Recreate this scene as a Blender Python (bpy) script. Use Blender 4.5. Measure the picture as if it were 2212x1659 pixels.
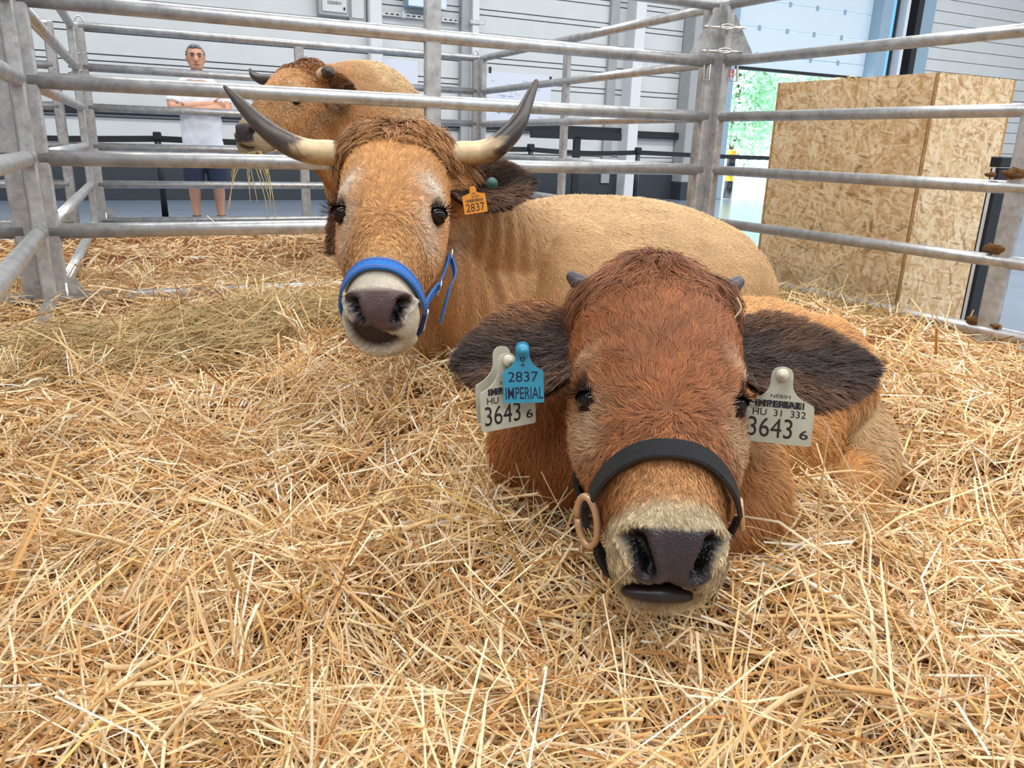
import bpy, bmesh, math, random
import numpy as np
from mathutils import Matrix, Vector

for o in list(bpy.data.objects):
    bpy.data.objects.remove(o)
scene = bpy.context.scene
COL = scene.collection
RNG = np.random.default_rng(7)
random.seed(7)

# ------------------------------------------------------------------ camera
F, PITCH, ROLL, CAMH = 1655.0, math.radians(17.26), math.radians(1.75), 0.93
_cp, _sp, _c, _s = math.cos(PITCH), math.sin(PITCH), math.cos(ROLL), math.sin(ROLL)
CFW = np.array([0, _cp, -_sp]); _r0 = np.array([1., 0, 0]); _u0 = np.array([0, _sp, _cp])
CR = _c * _r0 + _s * _u0; CU = -_s * _r0 + _c * _u0; CC = np.array([0, 0, CAMH])
cam_d = bpy.data.cameras.new('camera'); cam = bpy.data.objects.new('camera', cam_d); COL.objects.link(cam)
cam_d.sensor_fit = 'HORIZONTAL'; cam_d.sensor_width = 36; cam_d.lens = F / 2212 * 36
cam_d.clip_start = .02; cam_d.clip_end = 300
cam.matrix_world = Matrix([[CR[i], CU[i], -CFW[i], CC[i]] for i in range(3)] + [[0, 0, 0, 1]])
scene.camera = cam

# ------------------------------------------------------------------ world, lamps, exposure
world = bpy.data.worlds.new('sky'); scene.world = world; world.use_nodes = True
_bg = world.node_tree.nodes['Background']
_bg.inputs[0].default_value = (.86, .95, 1, 1); _bg.inputs[1].default_value = 7.0
scene.view_settings.view_transform = 'Standard'; scene.view_settings.look = 'None'
scene.view_settings.gamma = 1; scene.view_settings.use_curve_mapping = False
scene.view_settings.exposure = -0.06
LAMP_W = 310.0

# hall frame: wall origin W0, s runs along the wall, d runs from the wall towards the camera
AB, AR = math.radians(206.19), math.radians(-60)
dB = np.array([math.cos(AB), math.sin(AB), 0]); dR = np.array([math.cos(AR), math.sin(AR), 0])
WS = -dB; WN = np.array([0.4414, -0.8973, 0]); UP = np.array([0, 0, 1.])
W0 = np.array([-3.173, 12.866, 0])
def wp(s, d, z): return W0 + WS * s + WN * d + UP * z

def area_lamp(loc, sx, sy, watts, ang):
    l = bpy.data.lights.new('hall_lamp', 'AREA'); l.shape = 'RECTANGLE'; l.size = sx; l.size_y = sy
    l.energy = watts; l.color = (1, .985, .96)
    o = bpy.data.objects.new('hall_lamp_light', l); COL.objects.link(o)
    o.location = loc; o.rotation_euler = (0, 0, ang)
    return o
for ss in (-7, 0, 7, 14):  # last row of lamps is added to brighten the doors at the right
    for dd in (5.5, 12.5, 18):
        area_lamp(wp(ss, dd, 6.78), 7, 1.6, LAMP_W, AB)

# ------------------------------------------------------------------ helpers
def lin(r, g, b):
    f = lambda v: (v / 12.92 if v <= .04045 else ((v + .055) / 1.055) ** 2.4)
    return np.array([f(r / 255), f(g / 255), f(b / 255)])
def nrm(v):
    v = np.asarray(v, float); return v / (np.linalg.norm(v, axis=-1, keepdims=True) + 1e-12)
def tag(o, label=None, cat=None, group=None, kind=None):
    if label: o['label'] = label
    if cat: o['category'] = cat
    if group: o['group'] = group
    if kind: o['kind'] = kind
    return o
def thing(name, loc, label, cat, group=None):
    o = bpy.data.objects.new(name, None); o.empty_display_size = .05; COL.objects.link(o); o.location = loc
    return tag(o, label, cat, group)
def origin_of(p):
    v = np.zeros(3)
    while p is not None:
        v += np.array(p.location); p = p.parent
    return v
def mk(name, V, Fc, mat, parent=None, smooth=False, origin=None, kind=None, label=None):
    """one mesh object from world-space vertices"""
    V = np.asarray(V, float)
    po = origin_of(parent) if parent is not None else np.zeros(3)
    if origin is None:
        origin = po if parent is not None else np.array([V[:, 0].mean(), V[:, 1].mean(), V[:, 2].min()])
    me = bpy.data.meshes.new(name)
    if isinstance(Fc, np.ndarray) and Fc.ndim == 2:
        n, k = Fc.shape
        me.vertices.add(len(V)); me.vertices.foreach_set('co', (V - origin).astype(np.float32).ravel())
        me.loops.add(n * k); me.loops.foreach_set('vertex_index', Fc.astype(np.int32).ravel())
        me.polygons.add(n); me.polygons.foreach_set('loop_start', np.arange(0, n * k, k, dtype=np.int32))
        me.update(calc_edges=True)
    else:
        me.from_pydata((V - origin).tolist(), [], [list(f) for f in Fc])
    if smooth: me.polygons.foreach_set('use_smooth', np.ones(len(me.polygons), bool))
    if mat is not None: me.materials.append(mat)
    o = bpy.data.objects.new(name, me); COL.objects.link(o)
    o.location = origin - po
    if parent is not None: o.parent = parent
    if kind: o['kind'] = kind
    if label: o['label'] = label
    return o
def setcol(o, name, C):
    a = o.data.color_attributes.new(name, 'FLOAT_COLOR', 'POINT')
    C = np.concatenate([C, np.ones((len(C), 1))], 1).astype(np.float32)
    a.data.foreach_set('color', C.ravel())
def setvec(o, name, N):
    a = o.data.attributes.new(name, 'FLOAT_VECTOR', 'POINT'); a.data.foreach_set('vector', N.astype(np.float32).ravel())
class MB:
    """collects shapes; build() links them as one mesh"""
    def __init__(s): s.V = []; s.F = []; s.n = 0
    def add(s, V, Fc):
        V = np.asarray(V, float); s.V.append(V); s.F += [[i + s.n for i in f] for f in Fc]; s.n += len(V); return s
    def build(s, name, mat, parent=None, smooth=False, **k):
        return mk(name, np.concatenate(s.V), s.F, mat, parent, smooth, **k)
def frame(z, up=None):
    z = nrm(z); up = np.array([0, 0, 1.]) if up is None else np.asarray(up, float)
    if abs(z @ nrm(up)) > .98: up = np.array([1., 0, 0])
    x = nrm(np.cross(up, z)); return x, np.cross(z, x), z
def box(c, ex, ey, ez, bev=0.0):
    """box centred on c with half-edge vectors ex, ey, ez; bevelled by bev metres"""
    c = np.asarray(c, float); ex, ey, ez = (np.asarray(e, float) for e in (ex, ey, ez))
    if bev <= 0:
        V = [c + a * ex + b * ey + g * ez for a in (-1, 1) for b in (-1, 1) for g in (-1, 1)]
        return V, [(0, 1, 3, 2), (4, 6, 7, 5), (0, 4, 5, 1), (2, 3, 7, 6), (0, 2, 6, 4), (1, 5, 7, 3)]
    V = []; L = [np.linalg.norm(e) for e in (ex, ey, ez)]; k = [max(0, 1 - bev / max(l, 1e-9)) for l in L]
    idx = {}
    for a in (-1, 1):
        for b in (-1, 1):
            for g in (-1, 1):
                for ax in range(3):
                    s = [a * k[0], b * k[1], g * k[2]]; s[ax] = (a, b, g)[ax]
                    idx[(a, b, g, ax)] = len(V); V.append(c + s[0] * ex + s[1] * ey + s[2] * ez)
    Fc = []
    for ax in range(3):
        u, v = [i for i in range(3) if i != ax]
        for sg in (-1, 1):
            q = []
            for (p, r) in ((-1, -1), (1, -1), (1, 1), (-1, 1)):
                t = [0, 0, 0]; t[ax] = sg; t[u] = p; t[v] = r; q.append(idx[(*t, ax)])
            Fc.append(q)
    for ax in range(3):
        u, v = [i for i in range(3) if i != ax]
        for p in (-1, 1):
            for r in (-1, 1):
                q = []
                for sg, face in ((-1, u), (-1, v), (1, v), (1, u)):
                    t = [0, 0, 0]; t[ax] = sg; t[u] = p; t[v] = r; q.append(idx[(*t, face)])
                Fc.append(q)
    for a in (-1, 1):
        for b in (-1, 1):
            for g in (-1, 1): Fc.append([idx[(a, b, g, i)] for i in range(3)])
    return V, Fc
def cyl(p0, p1, r0, r1=None, n=20, up=None, sx=1.0, sy=1.0):
    p0 = np.asarray(p0, float); p1 = np.asarray(p1, float); r1 = r0 if r1 is None else r1
    x, y, z = frame(p1 - p0, up); V = []
    for p, r in ((p0, r0), (p1, r1)):
        for i in range(n):
            a = 2 * math.pi * i / n; V.append(p + r * (sx * math.cos(a) * x + sy * math.sin(a) * y))
    Fc = [(i, (i + 1) % n, n + (i + 1) % n, n + i) for i in range(n)] + [tuple(range(n))[::-1], tuple(range(n, 2 * n))]
    return V, Fc
def catmull(P, m):
    P = np.asarray(P, float); n = len(P)
    Q = np.concatenate([[2 * P[0] - P[1]], P, [2 * P[-1] - P[-2]]]); out = []
    for i in range(n - 1):
        a, b, c, d = Q[i:i + 4]
        for t in np.arange(m) / m:
            out.append(.5 * (2 * b + (c - a) * t + (2 * a - 5 * b + 4 * c - d) * t * t + (-a + 3 * b - 3 * c + d) * t ** 3))
    out.append(P[-1]); return np.array(out)
def tube(P, rx, ry=None, n=16, m=4, up=None, closed=True, round_ends=True):
    """swept tube through P with radii rx (sideways) and ry (along up); ends closed, rounded"""
    ry = rx if ry is None else ry
    A = np.concatenate([np.asarray(P, float), np.atleast_2d(rx).reshape(-1, 1), np.atleast_2d(ry).reshape(-1, 1)], 1)
    S = catmull(A, m) if m > 1 else A
    C, RX, RY = S[:, :3], np.maximum(S[:, 3], 1e-4), np.maximum(S[:, 4], 1e-4)
    T = nrm(np.gradient(C, axis=0))
    if round_ends:
        addC, addX, addY, addT = [], [], [], []
        for a in (75, 50, 25):
            k, h = math.cos(math.radians(a)), math.sin(math.radians(a))
            addC.append(C[0] - T[0] * h * min(RX[0], RY[0])); addX.append(RX[0] * k); addY.append(RY[0] * k); addT.append(T[0])
        C2, X2, Y2, T2 = [], [], [], []
        for a in (25, 50, 75):
            k, h = math.cos(math.radians(a)), math.sin(math.radians(a))
            C2.append(C[-1] + T[-1] * h * min(RX[-1], RY[-1])); X2.append(RX[-1] * k); Y2.append(RY[-1] * k); T2.append(T[-1])
        C = np.concatenate([addC, C, C2]); RX = np.concatenate([addX, RX, X2]); RY = np.concatenate([addY, RY, Y2]); T = np.concatenate([addT, T, T2])
    V = []; px = None
    for c, t, a, b in zip(C, T, RX, RY):
        if px is None:
            x, y, _ = frame(t, up)
        elif up is not None:
            x, y, _ = frame(t, up)
        else:
            x = nrm(px - t * (px @ t)); y = np.cross(t, x)
        px = x
        ang = np.arange(n) * 2 * math.pi / n
        V.append(c + a * np.cos(ang)[:, None] * x + b * np.sin(ang)[:, None] * y)
    k = len(V); V = np.concatenate(V)
    Fc = [(i * n + j, i * n + (j + 1) % n, (i + 1) * n + (j + 1) % n, (i + 1) * n + j) for i in range(k - 1) for j in range(n)]
    Fc += [tuple(range(n))[::-1], tuple(range((k - 1) * n, k * n))]
    return V, Fc
def ellipsoid(c, ax, ay, az, n=20, m=12):
    """ax, ay, az: half-axis vectors"""
    V = []; c = np.asarray(c, float); ax, ay, az = (np.asarray(a, float) for a in (ax, ay, az))
    for i in range(m + 1):
        p = math.pi * (i + .02) / (m + .04)
        for j in range(n):
            a = 2 * math.pi * j / n; V.append(c + math.sin(p) * (math.cos(a) * ax + math.sin(a) * ay) + math.cos(p) * az)
    Fc = [(i * n + j, (i + 1) * n + j, (i + 1) * n + (j + 1) % n, i * n + (j + 1) % n) for i in range(m) for j in range(n)]
    Fc += [tuple(range(n)), tuple(range(m * n, (m + 1) * n))[::-1]]
    return V, Fc
def prism(poly, o, ax, ay, az, h):
    """polygon (x, y) in the frame o, ax, ay extruded by h along az"""
    poly = np.asarray(poly, float); n = len(poly)
    A = o + poly[:, :1] * ax + poly[:, 1:2] * ay
    V = np.concatenate([A, A + np.asarray(az) * h])
    return V, [tuple(range(n))[::-1], tuple(range(n, 2 * n))] + [(i, (i + 1) % n, n + (i + 1) % n, n + i) for i in range(n)]
def ribbon(P, N, w, th):
    """flat strap through P with surface normals N, width w, thickness th"""
    P = np.asarray(P, float); N = nrm(N); T = nrm(np.gradient(P, axis=0)); B = nrm(np.cross(T, N)); n = len(P)
    w = np.broadcast_to(w, (n,))[:, None] / 2
    V = []
    for i in range(n):
        V += [P[i] - B[i] * w[i], P[i] + B[i] * w[i], P[i] + B[i] * w[i] * .94 + N[i] * th, P[i] - B[i] * w[i] * .94 + N[i] * th]
    Fc = [(4 * i + j, 4 * i + (j + 1) % 4, 4 * i + 4 + (j + 1) % 4, 4 * i + 4 + j) for i in range(n - 1) for j in range(4)]
    Fc += [(3, 2, 1, 0), (4 * n - 4, 4 * n - 3, 4 * n - 2, 4 * n - 1)]
    return V, Fc
def text_mesh(txt, size, bold=0.0, sx=1.0, shear=0.0):
    cu = bpy.data.curves.new('lettering', 'FONT'); cu.body = txt; cu.size = size; cu.align_x = 'CENTER'; cu.align_y = 'CENTER'
    cu.offset = bold; cu.shear = shear; cu.resolution_u = 4
    ob = bpy.data.objects.new('lettering', cu); COL.objects.link(ob)
    dg = bpy.context.evaluated_depsgraph_get(); me = bpy.data.meshes.new_from_object(ob.evaluated_get(dg))
    V = np.array([v.co[:] for v in me.vertices]); Fc = [tuple(p.vertices) for p in me.polygons]
    bpy.data.objects.remove(ob); bpy.data.meshes.remove(me); bpy.data.curves.remove(cu)
    V[:, 0] *= sx
    return V, Fc

# ------------------------------------------------------------------ materials
def newmat(name):
    m = bpy.data.materials.new(name); m.use_nodes = True; nt = m.node_tree
    return m, nt, nt.nodes, nt.links, nt.nodes['Principled BSDF']
def mat(name, col, rough=.6, metal=0.0, var=0.0, vscale=8.0, bump=0.0, bscale=60.0, spec=.5, col2=None, emit=None, coord='Object'):
    m, nt, N, L, b = newmat(name)
    col = tuple(float(c) for c in col)
    b.inputs['Base Color'].default_value = (*col, 1); b.inputs['Roughness'].default_value = rough; b.inputs['Metallic'].default_value = metal
    b.inputs['Specular IOR Level'].default_value = spec
    tc = N.new('ShaderNodeTexCoord')
    if var > 0 or col2 is not None:
        n = N.new('ShaderNodeTexNoise'); n.inputs['Scale'].default_value = vscale; n.inputs['Detail'].default_value = 5; L.new(tc.outputs[coord], n.inputs['Vector'])
        r = N.new('ShaderNodeValToRGB'); L.new(n.outputs['Fac'], r.inputs[0])
        c2 = tuple(float(c) for c in col2) if col2 is not None else tuple(c * (1 - var) for c in col)
        c1 = col if col2 is not None else tuple(min(1, c * (1 + var * .5)) for c in col)
        r.color_ramp.elements[0].position = .35; r.color_ramp.elements[1].position = .65
        r.color_ramp.elements[0].color = (*c2, 1); r.color_ramp.elements[1].color = (*c1, 1)
        L.new(r.outputs[0], b.inputs['Base Color'])
    if bump > 0:
        n2 = N.new('ShaderNodeTexNoise'); n2.inputs['Scale'].default_value = bscale; n2.inputs['Detail'].default_value = 4; L.new(tc.outputs[coord], n2.inputs['Vector'])
        bp = N.new('ShaderNodeBump'); bp.inputs['Strength'].default_value = bump; bp.inputs['Distance'].default_value = .01
        L.new(n2.outputs['Fac'], bp.inputs['Height']); L.new(bp.outputs[0], b.inputs['Normal'])
    if emit:
        b.inputs['Emission Color'].default_value = (*col, 1); b.inputs['Emission Strength'].default_value = emit
    return m
def mat_galv(name, base=(.60, .62, .63), rough=.38, metal=.8):
    m, nt, N, L, b = newmat(name)
    tc = N.new('ShaderNodeTexCoord')
    n = N.new('ShaderNodeTexNoise'); n.inputs['Scale'].default_value = 14; n.inputs['Detail'].default_value = 7; n.inputs['Roughness'].default_value = .65; L.new(tc.outputs['Object'], n.inputs['Vector'])
    v = N.new('ShaderNodeTexVoronoi'); v.inputs['Scale'].default_value = 55; L.new(tc.outputs['Object'], v.inputs['Vector'])
    r = N.new('ShaderNodeValToRGB'); L.new(n.outputs['Fac'], r.inputs[0])
    r.color_ramp.elements[0].position = .3; r.color_ramp.elements[1].position = .62
    r.color_ramp.elements[0].color = (*(c * .62 for c in base), 1); r.color_ramp.elements[1].color = (*base, 1)
    mx = N.new('ShaderNodeMixRGB'); mx.blend_type = 'OVERLAY'; mx.inputs[0].default_value = .16; L.new(r.outputs[0], mx.inputs[1]); L.new(v.outputs['Color'], mx.inputs[2])
    hs = N.new('ShaderNodeHueSaturation'); hs.inputs['Saturation'].default_value = .25; L.new(mx.outputs[0], hs.inputs['Color'])
    L.new(hs.outputs[0], b.inputs['Base Color']); b.inputs['Metallic'].default_value = metal
    mr = N.new('ShaderNodeMapRange'); mr.inputs[3].default_value = rough + .17; mr.inputs[4].default_value = rough - .06; L.new(n.outputs['Fac'], mr.inputs[0]); L.new(mr.outputs[0], b.inputs['Roughness'])
    bp = N.new('ShaderNodeBump'); bp.inputs['Strength'].default_value = .12; bp.inputs['Distance'].default_value = .004; L.new(n.outputs['Fac'], bp.inputs['Height']); L.new(bp.outputs[0], b.inputs['Normal'])
    return m
def mat_attr(name, rough=.6, spec=.3, normal=None, nmix=.75, sheen=0.0, trans=0.0):
    """base colour from the point attribute 'col'; shading normal from 'nrm' if wanted"""
    m, nt, N, L, b = newmat(name)
    a = N.new('ShaderNodeAttribute'); a.attribute_name = 'col'; L.new(a.outputs['Color'], b.inputs['Base Color'])
    b.inputs['Roughness'].default_value = rough; b.inputs['Specular IOR Level'].default_value = spec
    if sheen: b.inputs['Sheen Weight'].default_value = sheen
    if normal:
        an = N.new('ShaderNodeAttribute'); an.attribute_name = 'nrm'
        g = N.new('ShaderNodeNewGeometry')
        mx = N.new('ShaderNodeMix'); mx.data_type = 'VECTOR'; mx.inputs[0].default_value = nmix
        L.new(g.outputs['Normal'], mx.inputs[4]); L.new(an.outputs['Vector'], mx.inputs[5])
        vn = N.new('ShaderNodeVectorMath'); vn.operation = 'NORMALIZE'; L.new(mx.outputs[1], vn.inputs[0]); L.new(vn.outputs[0], b.inputs['Normal'])
    if trans:
        tb = N.new('ShaderNodeBsdfTranslucent'); L.new(a.outputs['Color'], tb.inputs['Color'])
        ms = N.new('ShaderNodeMixShader'); ms.inputs[0].default_value = trans
        L.new(b.outputs[0], ms.inputs[1]); L.new(tb.outputs[0], ms.inputs[2]); L.new(ms.outputs[0], N['Material Output'].inputs['Surface'])
    return m
def mat_osb(name):
    m, nt, N, L, b = newmat(name)
    tc = N.new('ShaderNodeTexCoord')
    base = N.new('ShaderNodeTexNoise'); base.inputs['Scale'].default_value = 30; base.inputs['Detail'].default_value = 8; L.new(tc.outputs['UV'], base.inputs['Vector'])
    r0 = N.new('ShaderNodeValToRGB'); L.new(base.outputs['Fac'], r0.inputs[0])
    r0.color_ramp.elements[0].position = .3; r0.color_ramp.elements[1].position = .7
    r0.color_ramp.elements[0].color = (*lin(184, 142, 92), 1); r0.color_ramp.elements[1].color = (*lin(236, 206, 160), 1)
    prev = r0.outputs[0]
    pal = [(112, 76, 42), (186, 142, 92), (224, 190, 142), (244, 222, 184), (206, 164, 112), (236, 208, 166)]
    for k in range(13):
        ang = (0.3, 1.25, 2.2, .8, 2.75, 1.75, .05, 1.05, 2.5, .55, 1.5, 2.0, 2.95)[k]
        mp = N.new('ShaderNodeMapping'); mp.vector_type = 'TEXTURE'
        sc = ((.10, .014), (.15, .024), (.12, .018))[k % 3]
        mp.inputs['Rotation'].default_value = (0, 0, ang); mp.inputs['Scale'].default_value = (*sc, 1); mp.inputs['Location'].default_value = (k * .37, k * .73, 0)
        L.new(tc.outputs['UV'], mp.inputs['Vector'])
        nz = N.new('ShaderNodeTexNoise'); nz.inputs['Scale'].default_value = 1.1; L.new(mp.outputs[0], nz.inputs['Vector'])
        ad = N.new('ShaderNodeMixRGB'); ad.blend_type = 'ADD'; ad.inputs[0].default_value = .8; L.new(mp.outputs[0], ad.inputs[1]); L.new(nz.outputs['Color'], ad.inputs[2])
        vo = N.new('ShaderNodeTexVoronoi'); vo.voronoi_dimensions = '2D'; vo.inputs['Scale'].default_value = 1; L.new(ad.outputs[0], vo.inputs['Vector'])
        sp = N.new('ShaderNodeSeparateColor'); L.new(vo.outputs['Color'], sp.inputs[0])
        cr = N.new('ShaderNodeValToRGB'); cr.color_ramp.interpolation = 'CONSTANT'; L.new(sp.outputs[1], cr.inputs[0])
        for i, c in enumerate(pal):
            e = cr.color_ramp.elements[i] if i < 2 else cr.color_ramp.elements.new(.5)
            e.position = (0, .03, .2, .5, .75, .9)[i]; e.color = (*lin(*c), 1)
        gt = N.new('ShaderNodeMath'); gt.operation = 'GREATER_THAN'; gt.inputs[1].default_value = .62; L.new(sp.outputs[0], gt.inputs[0])
        lt = N.new('ShaderNodeMath'); lt.operation = 'LESS_THAN'; lt.inputs[1].default_value = .46; L.new(vo.outputs['Distance'], lt.inputs[0])
        mu = N.new('ShaderNodeMath'); mu.operation = 'MULTIPLY'; L.new(gt.outputs[0], mu.inputs[0]); L.new(lt.outputs[0], mu.inputs[1])
        m2 = N.new('ShaderNodeMath'); m2.operation = 'MULTIPLY'; m2.inputs[1].default_value = .55; L.new(mu.outputs[0], m2.inputs[0])
        mx = N.new('ShaderNodeMixRGB'); L.new(m2.outputs[0], mx.inputs[0]); L.new(prev, mx.inputs[1]); L.new(cr.outputs[0], mx.inputs[2]); prev = mx.outputs[0]
    L.new(prev, b.inputs['Base Color']); b.inputs['Roughness'].default_value = .6
    return m
M = {}
M['galv'] = mat_galv('galvanised_steel', (.60, .615, .62), .34, .80)
M['galv_post'] = mat_galv('galvanised_post', (.50, .51, .52), .5, .6)
M['bright_steel'] = mat('bright_steel', (.8, .8, .8), .22, 1.0)
M['white_panel'] = mat('white_wall_panel', lin(216, 219, 219), .45, var=.03, vscale=3)
M['white_paint'] = mat('white_paint', lin(226, 228, 230), .5)
M['grey_paint'] = mat('grey_paint', lin(168, 170, 170), .55, var=.05)
M['blue_grey'] = mat('blue_grey_paint', lin(150, 176, 194), .5)
M['pale_blue'] = mat('pale_blue_door_panel', lin(220, 235, 244), .45)
M['dark_grey'] = mat('dark_grey_plinth', lin(52, 60, 66), .6, var=.08, vscale=5)
M['seam_grey'] = mat('panel_seam_grey', lin(122, 128, 130), .6)
M['black'] = mat('black_plastic', lin(24, 27, 32), .45)
M['black_rubber'] = mat('black_rubber', lin(30, 34, 38), .7)
M['floor'] = mat('polished_concrete', lin(134, 148, 166), .25, var=.10, vscale=1.2, bump=.04, bscale=6)
M['ceiling'] = mat('white_ceiling', (.75, .76, .77), .7)
M['osb'] = mat_osb('oriented_strand_board')
M['osb_edge'] = mat('strand_board_edge', lin(190, 148, 96), .7, var=.3, vscale=60)
M['paper'] = mat('white_paper', lin(222, 228, 240), .7)
M['print'] = mat('grey_print', lin(178, 186, 208), .8)
M['tape'] = mat('dark_tape', lin(44, 50, 56), .6)
M['dung'] = mat('dried_dung', lin(112, 78, 38), .9, var=.4, vscale=40, bump=.8, bscale=90)
M['red_sticker'] = mat('red_sticker', lin(214, 60, 74), .5)
M['yellow'] = mat('yellow_paint', lin(236, 190, 50), .5)
M['concrete_out'] = mat('pale_concrete', lin(215, 214, 210), .8)
M['leaf'] = mat('tree_leaf', lin(176, 220, 186), .5, var=.3, vscale=2)
M['bark'] = mat('bark', lin(90, 72, 56), .9)
M['lettering'] = mat('dark_lettering', lin(60, 58, 56), .6)
M['screen'] = mat('blue_lit_screen', (.05, .25, 1.0), .3, emit=1.2)

# ------------------------------------------------------------------ setting: the hall
def wbox(name, s0, s1, d0, d1, z0, z1, mat_, parent=None, bev=.004, **k):
    c = wp((s0 + s1) / 2, (d0 + d1) / 2, (z0 + z1) / 2)
    V, Fc = box(c, WS * (s1 - s0) / 2, WN * (d1 - d0) / 2, UP * (z1 - z0) / 2, bev)
    return mk(name, V, Fc, mat_, parent, **k)
S0, S1, DEP, HZ = -16.0, 19.0, 24.0, 7.0
DO0, DO1, DOZ = 8.2, 12.05, 2.55          # the big door's opening
wbox('floor', S0, S1, 0, DEP, -.12, 0, M['floor'], bev=0, kind='structure')
wbox('ceiling', S0, S1, -.3, DEP, HZ, HZ + .15, M['ceiling'], bev=0, kind='structure')
wbox('wall_left', S0 - .3, S0, -.3, DEP, 0, HZ, M['white_panel'], bev=0, kind='structure')
wbox('wall_right', S1, S1 + .3, -.3, DEP, 0, HZ, M['white_panel'], bev=0, kind='structure')
wbox('wall_front', S0, S1, DEP, DEP + .3, 0, HZ, M['white_panel'], bev=0, kind='structure')
# back wall: core in three pieces round the door, then the ribbed panels as parts
wall = wbox('wall_back', S0, DO0 - .75, -.3, -.02, 0, HZ, M['seam_grey'], bev=0, kind='structure')
wbox('wall_back_core', DO0 - .75, DO0 - .02, -.3, -.02, 0, HZ, M['blue_grey'], wall, bev=0)
wbox('wall_back_core', DO1 + .3, S1, -.3, -.02, 0, HZ, M['grey_paint'], wall, bev=0)
wbox('lintel', DO0 - .02, DO1 + .3, -.3, -.02, 5.2, HZ, M['grey_paint'], wall, bev=0)
zz = .50; ph = .285; k = 0
while zz < 4.6:
    h = ph if k % 2 == 0 else .085
    wbox('wall_panel', -12.5, 6.92, -.02, .022, zz + .008, zz + h - .008, M['white_panel'], wall, bev=.004)
    zz += h; k += 1
wbox('wall_panel', -12.5, 6.92, -.02, .022, zz + .005, HZ, M['white_panel'], wall, bev=.004)
wbox('baseboard_back', -12.5, 6.93, 0, .06, 0, .47, M['dark_grey'], kind='structure', bev=.006)
tr = wbox('trim_1', -12.5, 5.9, .03, .11, 1.19, 1.31, M['black_rubber'], kind='structure', bev=.01)
wbox('trim_2', 5.9, 7.2, .06, .15, 1.14, 1.27, M['black_rubber'], kind='structure', bev=.01)
wbox('trim_3', -12.5, 7.1, .03, .09, .66, .715, M['black_rubber'], kind='structure', bev=.006)
wbox('trim_4', 5.62, 5.84, .02, .34, 0, HZ, M['white_paint'], kind='structure', bev=.008)
wbox('trim_5', 5.25, 5.43, .02, .10, .3, HZ, M['grey_paint'], kind='structure', bev=.006)
wbox('trim_6', 2.34, 2.50, .02, .16, .47, HZ, M['grey_paint'], kind='structure', bev=.006)
wbox('trim_7', 2.50, 2.62, .02, .24, .47, HZ, M['white_paint'], kind='structure', bev=.006)
wbox('trim_8', .78, .99, .02, .2, .47, HZ, M['white_paint'], kind='structure', bev=.02)
# pillar by the door and the door's frame
pil = wbox('trim_9', 6.93, 7.32, -.02, .36, .34, HZ, M['grey_paint'], kind='structure', bev=.01)
wbox('pillar_face', 7.30, 7.55, .0, .37, .34, HZ, M['white_paint'], pil, bev=.006)
wbox('pillar_base', 6.92, 7.56, -.01, .38, 0, .34, M['dark_grey'], pil, bev=.006)
fr = wbox('trim_10', 8.0, DO0, -.3, .1, 0, 5.2, M['blue_grey'], kind='structure', bev=.008)
wbox('trim_11', 7.62, 7.72, -.02, .05, 0, 5.2, M['black'], kind='structure', bev=.004)
door = wbox('door_1', DO0, DO1, -.24, -.16, DOZ + .06, DOZ + .30, M['pale_blue'], kind='structure', bev=.004)
z = DOZ + .30
while z < 5.2:
    wbox('door_panel', DO0, DO1, -.24, -.16, z + .006, z + .494, M['pale_blue'], door, bev=.006)
    for sx in (8.9, 9.65, 10.4, 11.2):
        wbox('hinge_plate', sx, sx + .07, -.16, -.145, z - .045, z + .045, M['blue_grey'], door, bev=.003)
    z += .5
wbox('door_seal', DO0, DO1, -.25, -.15, DOZ, DOZ + .06, M['black_rubber'], door, bev=.01)
wbox('trim_12', DO1, DO1 + .3, -.3, .12, 0, 5.2, M['blue_grey'], kind='structure', bev=.008)
wbox('trim_13', DO1 + .62, DO1 + .72, .0, .2, 0, HZ, M['white_paint'], kind='structure', bev=.008)
wbox('trim_14', DO1 + .95, DO1 + 1.12, .0, .22, 0, HZ, M['black'], kind='structure', bev=.006)
wbox('trim_15', DO1 + 1.12, DO1 + 1.65, .0, .1, 0, HZ, M['blue_grey'], kind='structure', bev=.006)
slit = wbox('window_1', DO1 + .30, DO1 + .36, -.04, 0, 0, 5.2, M['black'], kind='structure', bev=.003)
wbox('pane', DO1 + .36, DO1 + .52, -.03, .0, 0, 5.2, mat('glowing_blue_pane', (.18, .5, .95), .1, emit=.55), slit, bev=.002)  # daylight through the glass is put in as emission
wbox('frame_bar', DO1 + .52, DO1 + .58, -.04, .02, 0, 5.2, M['black'], slit, bev=.003)
door2 = wbox('door_2', DO1 + 1.7, DO1 + 6.6, .0, .03, .05, .35, M['white_paint'], kind='structure', bev=.005)
z = .35
while z < 5.6:
    wbox('door_panel', DO1 + 1.7, DO1 + 6.6, .0, .04, z + .006, z + .244, M['white_panel'], door2, bev=.004)
    z += .25
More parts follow.
